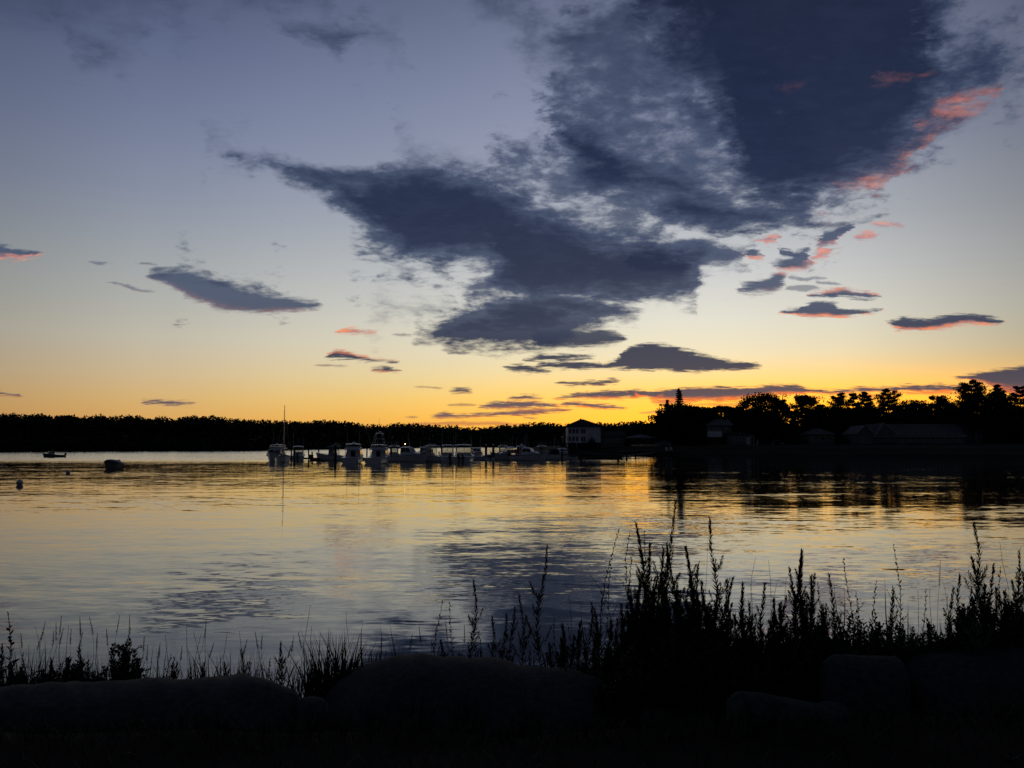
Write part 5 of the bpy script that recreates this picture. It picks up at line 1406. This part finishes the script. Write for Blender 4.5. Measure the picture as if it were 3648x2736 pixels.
def leafy_axis(L, pts, s0, s1, n, l0, l1, wid, ang0, ang1, jit=0.25):
    ph = random.uniform(0, 6.283)
    for i in range(n):
        s = s0 + (s1 - s0) * (i + random.uniform(-.3, .3)) / n; s = min(max(s, 0), 1)
        p, d = along(pts, s); q = (s - s0) / (s1 - s0 + 1e-6); q = min(max(q, 0), 1)
        ph += 2.4; out = Vector((math.cos(ph), math.sin(ph), 0)); out = (out - d * out.dot(d)).normalized()
        an_ = math.radians(ang0 + (ang1 - ang0) * q) * random.uniform(1 - jit, 1 + jit)
        L.leaf(p, d * math.cos(an_) + out * math.sin(an_), (l0 + (l1 - l0) * q) * random.uniform(.75, 1.2), wid, random.uniform(0, .12))

def weed_parts(h, style, lean=0.0):
    pts = stem_path(h, lean, 1.0); st = MB(); L = LeafBuf()
    st.tube(pts, [0.0038 * (1 - 0.75 * i / 8) for i in range(9)], 5)
    if style == 'spire':        # dense narrow leaves held up against the stem
        leafy_axis(L, pts, 0.30, 1.0, int(h * 110), 0.082, 0.030, 0.011, 52, 18)
        for k_ in range(int(h * 9)):
            s = random.uniform(0.35, 0.80); p, d = along(pts, s); a = random.uniform(0, 6.283); l = h * 0.16 * (1.15 - s) * random.uniform(.6, 1.3) + 0.03
            e = p + Vector((math.cos(a) * l * .55, math.sin(a) * l * .55, l * .85)); b = [p, p.lerp(e, .5) + Vector((math.cos(a), math.sin(a), 0)) * l * .1, e]
            st.tube(b, [.0018, .0014, .0007], 4); leafy_axis(L, b, 0.15, 1, int(8 + l * 130), 0.036, 0.018, 0.006, 45, 20)
    elif style == 'dense':      # bottle-brush top
        leafy_axis(L, pts, 0.25, 1.0, int(h * 200), 0.072, 0.036, 0.009, 52, 18)
        for k_ in range(int(h * 14)):
            s = random.uniform(0.35, 0.85); p, d = along(pts, s); a = random.uniform(0, 6.283); l = h * 0.14 * (1.2 - s) + 0.03
            e = p + Vector((math.cos(a) * l * .5, math.sin(a) * l * .5, l * .9)); b = [p, p.lerp(e, .5), e]
            st.tube(b, [.0018, .0014, .0007], 4); leafy_axis(L, b, 0.1, 1, int(12 + l * 180), 0.036, 0.02, 0.006, 42, 20)
    elif style == 'sparse':     # open stem, short separate leaves and buds
        leafy_axis(L, pts, 0.25, 1.0, int(h * 44), 0.052, 0.020, 0.0105, 48, 24)
        for k_ in range(int(h * 5)):
            s = random.uniform(0.4, 0.72); p, d = along(pts, s); a = random.uniform(0, 6.283); l = h * 0.13 * random.uniform(.6, 1.2)
            e = p + Vector((math.cos(a) * l * .6, math.sin(a) * l * .6, l * .8)); b = [p, p.lerp(e, .5), e]
            st.tube(b, [.0016, .0012, .0006], 4); leafy_axis(L, b, 0.3, 1, 7, 0.026, 0.014, 0.006, 40, 25)
    elif style == 'broad':      # broad drooping leaves on a pale stem
        leafy_axis(L, pts, 0.12, 0.9, int(h * 34), 0.10, 0.03, 0.030, 75, 35)
        leafy_axis(L, pts, 0.55, 1.0, int(h * 70), 0.03, 0.012, 0.009, 40, 20)
    return st, L

def base_at(px, d):
    x = X(px, d, 2300); return Vector((x, d, bank_h(x, d) - 0.03))
WEEDS = 'tall weeds on the bank'
def weed(px, ytip, d, style, label, lean=0.0, group=WEEDS, pale=False, name='tall_weed'):
    tip = P(px, ytip, d); g = bank_h(tip.x, d) - 0.03; h = max(0.2, tip.z - g)
    t = thing(name, (tip.x - lean * h, d, g), label, 'plant', group)
    st, L = weed_parts(h, style, lean)
    st.build('stem', 'stem', t); L.build('leaves', 'leaf_pale' if pale else 'leaf', t)
    return t
weed(30,2180,5.6,'broad','broad-leaved weed standing alone at the left edge of the bank')
weed(1563,2140,5.9,'sparse','leftmost of three slim stems rising behind the middle boulder')
weed(1616,2146,5.9,'sparse','slim stem second behind the left part of the middle boulder')
weed(1680,2068,5.8,'spire','slim spire behind the middle boulder, tallest at its left part')
weed(1748,2206,5.8,'spire','short spire behind the middle boulder, right of the slim tall spire')
weed(1792,2196,5.9,'spire','short spire in the middle of the four behind the boulder')
weed(1822,2168,5.8,'spire','spire left of the straight one behind the middle boulder')
weed(1852,2115,5.8,'spire','straight spire just left of the tall branching weed against the dark reflection')
weed(1930,1948,5.6,'spire','tall branching weed standing against the dark cloud reflection in the water')
weed(1985,2190,5.7,'sparse','low stem just right of the tall branching weed')
weed(2098,2150,5.6,'spire','bent spire left of the thick clump')
weed(2120,2170,5.7,'dense','bushy stem at the left foot of the thick clump')
weed(2193,1883,5.4,'sparse','thin budded stem leaning right at the left side of the thick clump',0.09)
weed(2182,2010,5.5,'sparse','short budded stem beside the thin leaning one')
weed(2247,1893,5.4,'sparse','thin knotty stem second from the left in the thick clump')
weed(2232,1980,5.4,'sparse','shorter knotty stem between the first two of the thick clump')
weed(2279,1868,5.3,'dense','dense spire with a feathery top, third tall stem of the thick clump')
weed(2293,1942,5.4,'dense','bushy spire tucked right beside the feathery-topped one')
weed(2312,1888,5.5,'sparse','thin bare-topped stem between the feathery spire and the tallest one')
weed(2346,1958,5.3,'dense','stout spire left of the tallest weed')
weed(2362,1936,5.4,'spire','spire leaning left just under the tallest weed')
weed(2384,1790,5.2,'spire','tallest weed of all, its tip the highest point of the bank plants')
weed(2402,1990,5.3,'dense','thick bushy stem right below the tallest weed')
weed(2449,1952,5.2,'dense','thick blunt bottle-brush weed between the two highest tips')
weed(2494,2008,5.3,'spire','small spire right of the blunt bottle-brush weed')
weed(2546,1846,5.2,'spire','second highest weed, straight with side leaves, right of the blunt one')
weed(2520,2080,5.2,'dense','bushy stem at the foot of the second highest weed')
weed(2596,2066,5.1,'dense','feathery stem leaning right at the right side of the thick clump',0.10)
weed(2628,2082,5.2,'dense','straight feathery stem, last of the thick clump at its right')
weed(2578,2072,5.3,'spire','slim stem between the second highest weed and the leaning feathery one')
weed(2712,2084,5.3,'spire','small spire in the gap right of the thick clump')
weed(2742,2140,5.3,'dense','low bushy stem in the gap left of the stout dense weed')
weed(2680,2150,5.3,'dense','low bushy stem beside the long bent grass stalk')
weed(2790,2160,5.3,'dense','low bushy stem at the left foot of the stout dense weed')
weed(2858,1966,5.1,'dense','stout dense weed with a thick dark column, alone right of the gap')
weed(2838,1990,5.15,'dense','shorter twin on the left side of the stout dense weed')
weed(2818,2020,5.2,'spire','side stem with curled leaves left of the stout dense weed')
weed(2876,2060,5.2,'dense','bushy stem hugging the right foot of the stout dense weed')
weed(2904,2044,5.2,'spire','small pale-topped spire right of the stout dense weed',pale=True)
weed(2946,2048,5.2,'spire','blunt small spire between the stout dense weed and the open leafy one',pale=True)
weed(2930,2070,5.2,'sparse','thin curled stem between the two small spires')
weed(3021,1985,5.2,'sparse','open leafy weed with well spaced leaves, left of the bushy low stretch',pale=True)
weed(3044,2110,5.2,'sparse','short pale stem right beside the open leafy weed',pale=True)
weed(3112,2068,5.3,'sparse','small pale stem left of the thin ladder-like weed',pale=True)
weed(3165,2096,5.3,'spire','short leaning spire at the foot of the thin ladder-like weed',pale=True)
weed(3192,1937,5.2,'sparse','thin ladder-like pale weed rising high in the right part of the bank',pale=True)
weed(3284,2095,5.3,'sparse','crooked low stem between the ladder-like weed and the low grass',pale=True)
weed(3385,2094,5.3,'spire','small spire in the low grass left of the tall right-hand weed',pale=True)
weed(3414,2052,5.3,'spire','slender spire just left of the tall right-hand weed',pale=True)
weed(3470,1865,5.1,'spire','tall weed with spreading side leaves near the right edge, highest there',pale=True)
weed(3466,1990,5.2,'dense','bushy stem at the foot of the tall right-hand weed')
weed(3526,2014,5.2,'spire','pale spire right of the tall right-hand weed',pale=True)
weed(3577,2018,5.2,'sparse','forked pale stem second right of the tall right-hand weed',pale=True)
weed(3622,1968,5.2,'spire','pale spire close to the right edge',pale=True)
weed(3500,2090,5.2,'dense','low bushy weed under the spires near the right edge')
weed(3560,2110,5.2,'dense','low bushy weed under the forked pale stem')
weed(3610,2080,5.2,'dense','bushy weed below the last spire at the right edge')
weed(3650,2040,5.2,'dense','bushy weed cut by the right edge')
# more of the same that fill the clumps: nothing tells them apart
def fill(n, x0, x1, prof, label, styles=('dense', 'spire', 'spire'), d0=5.15, d1=5.7, group=None, pale=False):
    for k_ in range(n):
        px = random.uniform(x0, x1); y = interp(prof, px) + random.uniform(0, 130)
        weed(px, y, random.uniform(d0, d1), random.choice(styles), label, random.uniform(-.06, .06), group, pale)
fill(58, 2215, 2670, [(2225,2110),(2280,2050),(2450,2040),(2560,2090),(2660,2190)], 'leafy weed packed inside the thick clump right of centre', group='weeds packed in the thick clump')
fill(16, 2640, 2960, [(2640,2190),(2740,2170),(2830,2100),(2900,2110),(2960,2180)], 'low leafy weed around the foot of the stout dense weed', group='low weeds around the stout weed')
fill(30, 3380, 3700, [(3380,2180),(3450,2090),(3560,2100),(3700,2060)], 'low leafy weed in the bushy stretch at the right edge', group='low weeds at the right edge')
fill(20, 1500, 1920, [(1560,2270),(1750,2250),(1920,2240)], 'low leafy weed behind the middle boulder', ('spire','sparse'), 5.7, 6.1, group='low weeds behind the middle boulder')
fill(20, 1960, 2240, [(1960,2230),(2100,2190),(2240,2120)], 'low leafy weed between the boulder and the thick clump', ('spire','sparse','dense'), 5.4, 5.9, group='low weeds left of the thick clump')
fill(16, 2960, 3380, [(2960,2190),(3100,2195),(3380,2180)], 'short weed poking out of the low bushes at the right', ('spire','sparse'), 5.3, 5.6, group='short weeds in the low bushes')

# seed-headed grass stalks
STALKS = [(78,2258,'p'),(122,2228,'r'),(166,2216,'p'),(200,2222,'p'),(210,2194,'p'),(232,2238,'p'),(250,2228,'r'),(276,2198,'p'),(292,2210,'p'),(314,2198,'p'),(355,2254,'p'),(420,2192,'p'),(455,2190,'p'),(475,2238,'p'),(512,2268,'p'),(570,2288,'p'),
 (674,2232,'r'),(698,2250,'r'),(714,2256,'r'),(727,2208,'p'),(741,2262,'r'),(847,2248,'r'),(945,2258,'p'),(996,2280,'r'),(1011,2294,'r'),(1073,2252,'p'),(1098,2155,'r'),(1243,2178,'r'),(1300,2203,'b'),(1350,2218,'b'),(1396,2216,'b'),
 (2016,2078,'r'),(2078,2142,'b'),(2506,1922,'r'),(2664,2082,'r'),(2699,1984,'r'),(2721,1994,'r'),(2762,2082,'r'),(2802,2058,'r'),(3000,2078,'b'),(2986,2070,'b'),(3146,2050,'b'),(3343,1998,'p'),(3350,2060,'b'),(3256,2104,'r'),(3322,2098,'r'),(3579,1930,'r'),(3643,1946,'r'),(3225,2140,'b'),(3376,2120,'r')]
def stalk(px, y, kind, label, group, d):
    tip = P(px, y, d); g = bank_h(tip.x, d) - 0.03; h = tip.z - g; lean = random.uniform(-.12, .12)
    t = thing('grass_stalk', (tip.x - lean * h, d, g), label, 'grass stalk', group)
    pts = stem_path(h, lean, 0.8); L = LeafBuf()
    if kind == 'b':
        L.az = random.uniform(-.5, .5); L.blade(pts, 0.016); L.az += 1.2; L.blade(pts, 0.010); L.build('blade', 'leaf', t); return
    MB().tube(pts, [0.0018 * (1 - .6*i/8) for i in range(9)], 4).build('stem', 'straw', t)
    a, b = (0.84, 1.0) if kind == 'p' else (0.72, 1.0)
    leafy_axis(L, pts, a, b, 46 if kind == 'p' else 36, 0.022 if kind == 'p' else 0.015, 0.008, 0.0035, 32 if kind == 'p' else 14, 10)
    L.build('seed_head', 'straw', t)
    B = LeafBuf()
    for k_ in range(3):
        B.az = random.uniform(0, 3); s = random.uniform(.1, .5); p, d_ = along(pts, s); a_ = random.uniform(0, 6.28); l = random.uniform(.12, .25)
        B.blade([p + Vector((math.cos(a_)*l*q*q*.6, math.sin(a_)*l*q*q*.6, l*q)) for q in np.linspace(0, 1, 5)], 0.007)
    B.build('blades', 'leaf', t)
for px, y, kd in STALKS:
    if px < 600: lb, gp = 'seed-headed grass stalk by the round bushes at the left', 'grass stalks by the round bushes'
    elif px < 1200: lb, gp = 'seed-headed grass stalk above the long flat slab', 'grass stalks above the long slab'
    elif px < 2200: lb, gp = 'grass stalk behind the middle boulder', 'grass stalks behind the middle boulder'
    elif px < 2900: lb, gp = 'thin grass stalk beside the tall weeds right of centre', 'grass stalks beside the tall weeds'
    else: lb, gp = 'thin grass stalk among the pale weeds at the right', 'grass stalks among the pale weeds'
    stalk(px, y, kd, lb, gp, random.uniform(5.3, 5.8))

def tuft(px, ytop, wpx, n, d, label, bw=0.012, name='grass_tuft', group='grass tufts on the bank'):
    b = base_at(px, d); top = P(px, ytop, d).z - b.z; w = wpx / F * d
    L = LeafBuf(); t = thing(name, tuple(b), label, 'grass', group)
    for k_ in range(int(n * 1.5)):
        x0 = random.gauss(0, w * .18); e = x0 * 1.2 + random.gauss(0, w * .25); h = top * random.uniform(.45, 1.0); yy = random.gauss(0, w * .15)
        L.az = random.uniform(-1.2, 1.2); cu = random.uniform(1.3, 2.6)
        L.blade([Vector((x0 + (e - x0) * q ** cu, yy * (0.4 + q), h * q * (1 - 0.06 * q))) for q in np.linspace(0, 1, 7)], bw * random.uniform(.5, 1.25))
    L.build('blades', 'leaf', t); return t
tuft(1190,2208,260,170,5.3,'biggest tuft of pointed blades, between the long slab and the middle boulder',0.017)
tuft(1260,2270,200,80,5.35,'leaning blades on the left shoulder of the middle boulder',0.015)
tuft(1340,2262,130,26,5.7,'thin crossing blades behind the left shoulder of the middle boulder',0.012)
tuft(1140,2290,120,34,5.25,'short tuft at the left side of the biggest tuft',0.014)
tuft(845,2300,110,22,5.4,'upright tuft above the middle of the long slab',0.014)
tuft(900,2330,100,16,5.4,'open tuft right of the upright one on the long slab',0.013)
tuft(960,2340,120,18,5.4,'spread tuft near the right end of the long slab',0.012)
tuft(1060,2360,110,24,5.3,'small tuft at the right end of the long slab',0.012)
tuft(780,2330,100,20,5.4,'tuft left of the upright one on the long slab',0.013)
tuft(705,2320,110,26,5.4,'bladed tuft right of the round bushes',0.015)
tuft(650,2350,90,18,5.4,'low tuft right of the round bushes',0.012)
tuft(560,2390,90,18,5.4,'drooping tuft at the right foot of the larger round bush',0.012)
tuft(330,2260,60,14,5.4,'narrow tuft of tall blades left of the larger round bush',0.015)
tuft(125,2270,80,18,5.4,'tall narrow tuft left of the smaller round bush',0.013)
tuft(70,2330,110,26,5.4,'low tuft beside the broad-leaved weed',0.012)
tuft(2000,2230,150,34,5.6,'loose tuft behind the right end of the middle boulder',0.011)
tuft(3320,2150,160,46,5.4,'fine tuft of upright blades in the dip at the right',0.010)
tuft(3230,2170,110,26,5.4,'fine tuft at the foot of the ladder-like weed',0.010)
tuft(3380,2160,100,26,5.4,'fine tuft left of the tall right-hand weed',0.010)
tuft(2700,2180,120,24,5.4,'tuft in the gap right of the thick clump',0.010)
tuft(1640,2560,260,70,4.55,'dark tuft in front of the middle boulder, left',0.010) if False else None
for px, yt, lb in ((1330,2430,'dark tuft in front of the left half of the middle boulder'),(1480,2400,'dark tuft in front of the centre of the middle boulder'),(1660,2380,'dark tuft in front of the right half of the middle boulder'),(1900,2420,'dark tuft in front of the right end of the middle boulder'),(1130,2440,'dark tuft where the long slab meets the middle boulder')):
    tuft(px, yt, 150, 26, 4.45, lb, 0.008)

def shrub(px, ytop, wpx, d, label, leaf=0.028, dens=1.0, group='bushes on the bank', name='bush'):
    b = base_at(px, d); h = P(px, ytop, d).z - b.z; w = wpx / F * d
    t = thing(name, tuple(b), label, 'bush', group); st = MB(); L = LeafBuf()
    ns = int(20 + w * 60)
    for k_ in range(ns):
        a = random.uniform(0, 6.283); r = w / 2 * math.sqrt(random.random()); q = 1 - 0.42 * (r / (w / 2)) ** 2
        e = Vector((r * math.cos(a), r * math.sin(a) * .7, h * q * random.uniform(.82, 1.03))); s = Vector((e.x * .25, e.y * .25, 0))
        pts = [s, s.lerp(e, .5) + Vector((e.x * .12, e.y * .12, 0)), e]; st.tube(pts, [.004, .003, .001], 4)
        leafy_axis(L, pts, .12, 1.0, int(60 * dens * (0.5 + h)), leaf * 1.5, leaf * 1.1, leaf * .6, 75, 35, .4)
        for j in range(4):
            p, d_ = along(pts, random.uniform(.3, .9)); a2 = random.uniform(0, 6.283); l = random.uniform(.05, .12)
            b2 = [p, p + Vector((math.cos(a2), math.sin(a2), random.uniform(.2, 1))) * l]; st.tube(b2, [.002, .001], 3); leafy_axis(L, b2, .1, 1, int(12 * dens), leaf, leaf * .8, leaf * .5, 70, 35, .4)
    st.build('stems', 'stem', t); L.build('leaves', 'leaf', t); return t
shrub(215,2335,230,5.35,'smaller of the two round bushes at the left, lower and wider',0.028,1.3)
shrub(300,2352,150,5.35,'low bush joining the two round bushes at the left',0.024)
shrub(435,2278,190,5.35,'larger of the two round bushes at the left, with two upright sprigs',0.026,1.2)
shrub(60,2380,150,5.35,'low bush at the left edge under the broad-leaved weed',0.024)
BSH = [(2150,2300,160,'low dark bush left of the thick clump'),(2270,2190,170,'bush at the left foot of the thick clump'),(2360,2120,180,'bush inside the thick clump below the tallest weed'),(2450,2110,180,'bush inside the thick clump below the blunt weed'),
 (2545,2150,170,'bush inside the thick clump below the second highest weed'),(2640,2230,150,'bush at the right foot of the thick clump'),(2720,2230,130,'bush in the gap right of the thick clump'),(2800,2230,130,'bush left of the stout dense weed'),
 (2870,2150,150,'bush around the stout dense weed'),(2950,2170,140,'bush right of the stout dense weed'),(3040,2200,170,'rounded bush left end of the level bushy stretch'),(3130,2205,170,'bush below the ladder-like weed, left side'),
 (3220,2215,150,'bush below the ladder-like weed, right side'),(3310,2220,160,'bush in the grassy dip at the right'),(3400,2190,150,'bush left of the tall right-hand weed'),(3480,2130,160,'bush around the tall right-hand weed'),(3570,2110,170,'bush below the spires near the right edge'),(3660,2100,170,'bush cut by the right edge')]
for px, yt, w_, lb in BSH: shrub(px, yt - 8, w_ * 1.3, 5.45, lb, 0.026, 1.0, 'bushes at the right half of the bank')
for px, yt, w_, wh in ((2300,2240,230,'feathery-topped weed'),(2440,2200,230,'blunt bottle-brush weed'),(2580,2230,220,'leaning feathery weed'),(2900,2235,220,'small spires right of the stout weed'),(3000,2240,230,'open leafy weed'),(3120,2250,240,'small pale stem'),(3240,2250,240,'ladder-like weed, on its right'),(3360,2240,230,'fine grass in the dip'),(3480,2200,240,'tall right-hand weed'),(3610,2190,240,'last pale spire at the right edge')):
    shrub(px, yt, w_, 5.2, 'low dark bush in front of the ' + wh, 0.028, 1.0, 'low bushes of the solid mass')
for k_, (px, yt, w_, lb) in enumerate(((2240,2290,230,'dark front bush at the left of the thick clump'),(2400,2230,240,'dark front bush under the tallest weed'),(2560,2260,230,'dark front bush under the second highest weed'),(2720,2310,200,'dark front bush right of the thick clump'),(2860,2290,200,'dark front bush under the stout weed'))):
    shrub(px, yt, w_, 4.9, lb, 0.026, 1.0, 'front bushes of the bank')

def short_grass():
    L = LeafBuf()
    for k_ in range(9000):
        d = random.uniform(3.2, 6.6); x = random.uniform(-1, 1) * (d * 0.66 + 0.4)
        z = bank_h(x, d) - .01; h = random.uniform(.04, .13) * (1.3 if d > 5.0 else .7); L.az = random.uniform(0, 3.14)
        a = random.uniform(0, 6.283); b = random.uniform(.02, .08)
        L.blade([Vector((x + math.cos(a)*b*q*q, d + math.sin(a)*b*q*q, z + h*q)) for q in (0, .4, .75, 1)], random.uniform(.003, .006))
    o = L.build('grass', 'leaf', None, 'stuff'); o['label'] = 'short dark grass covering the bank between the rocks'; o['category'] = 'grass'
short_grass()

def tall_grass():
    L = LeafBuf()
    for k_ in range(2600):
        px = random.uniform(-150, 3800); d = random.uniform(5.05, 6.0); x = X(px, d, 2300)
        c = 0.5 + 0.5 * nz(x * 1.7, 5.0) + 0.35 * nz(x * 6.0, 2.0)
        if random.random() > 0.25 + c: continue
        h = random.uniform(.12, .34) * (0.6 + 0.7 * c) * (1.0 if px < 2100 else 1.25); L.az = random.uniform(-1.3, 1.3)
        a = random.uniform(0, 6.283); b = h * random.uniform(.1, .55); z = bank_h(x, d) - .02
        rise = max(0.0, 1.34 - 0.06 * (d - 5) - z) * (0.8 if px < 2200 else 0.5)
        L.blade([Vector((x + math.cos(a)*b*q**2, d + math.sin(a)*b*q**2, z + (h + rise)*q*(1 - .1*q))) for q in np.linspace(0, 1, 6)], random.uniform(.005, .011))
    o = L.build('tall_grass', 'leaf', None, 'stuff'); o['label'] = 'loose tall grass growing all along the bank behind the rocks'; o['category'] = 'grass'
tall_grass()
def edge_grass():
    L = LeafBuf()
    for k_ in range(3500):
        d = random.gauss(4.15, .12); x = random.uniform(-1, 1) * 3.3; z = bank_h(x, d) - .01
        c = 0.5 + nz(x * 2.3, 9.0); h = random.uniform(.03, .11) * (0.5 + max(0, c)); L.az = random.uniform(0, 3.14); a = random.uniform(0, 6.283)
        L.blade([Vector((x + math.cos(a)*h*.5*q*q, d + math.sin(a)*h*.5*q*q, z + h*q)) for q in (0, .35, .7, 1)], random.uniform(.003, .006))
    o = L.build('edge_grass', 'leaf', None, 'stuff'); o['label'] = 'fringe of short grass at the near foot of the rocks'; o['category'] = 'grass'
edge_grass()
fill(16, 560, 1100, [(560,2330),(800,2290),(1100,2300)], 'low leafy weed above the right part of the long slab', ('spire','sparse','sparse'), 5.3, 5.8, group='low weeds above the long slab')
fill(12, -20, 360, [(-20,2300),(360,2290)], 'low leafy weed near the left edge of the bank', ('spire','sparse','dense'), 5.3, 5.8, group='low weeds at the left edge')
for i, (px, y) in enumerate(((98,2300),(150,2262),(186,2250),(222,2270),(262,2240),(300,2250),(340,2300),(385,2240),(535,2300),(600,2260),(640,2300),(760,2290),(800,2250),(872,2280),(905,2250),(925,2300),(1030,2300),(1050,2270),(1120,2230),(1460,2260),(1500,2230),(1530,2280),(1590,2210),(1650,2230))):
    if px < 360: lb, gp = 'seed-headed grass stalk by the round bushes at the left', 'grass stalks by the round bushes'
    elif px < 1200: lb, gp = 'seed-headed grass stalk above the long flat slab', 'grass stalks above the long slab'
    else: lb, gp = 'grass stalk behind the middle boulder', 'grass stalks behind the middle boulder'
    stalk(px, y, 'p' if i % 3 else 'r', lb, gp, random.uniform(5.3, 5.8))
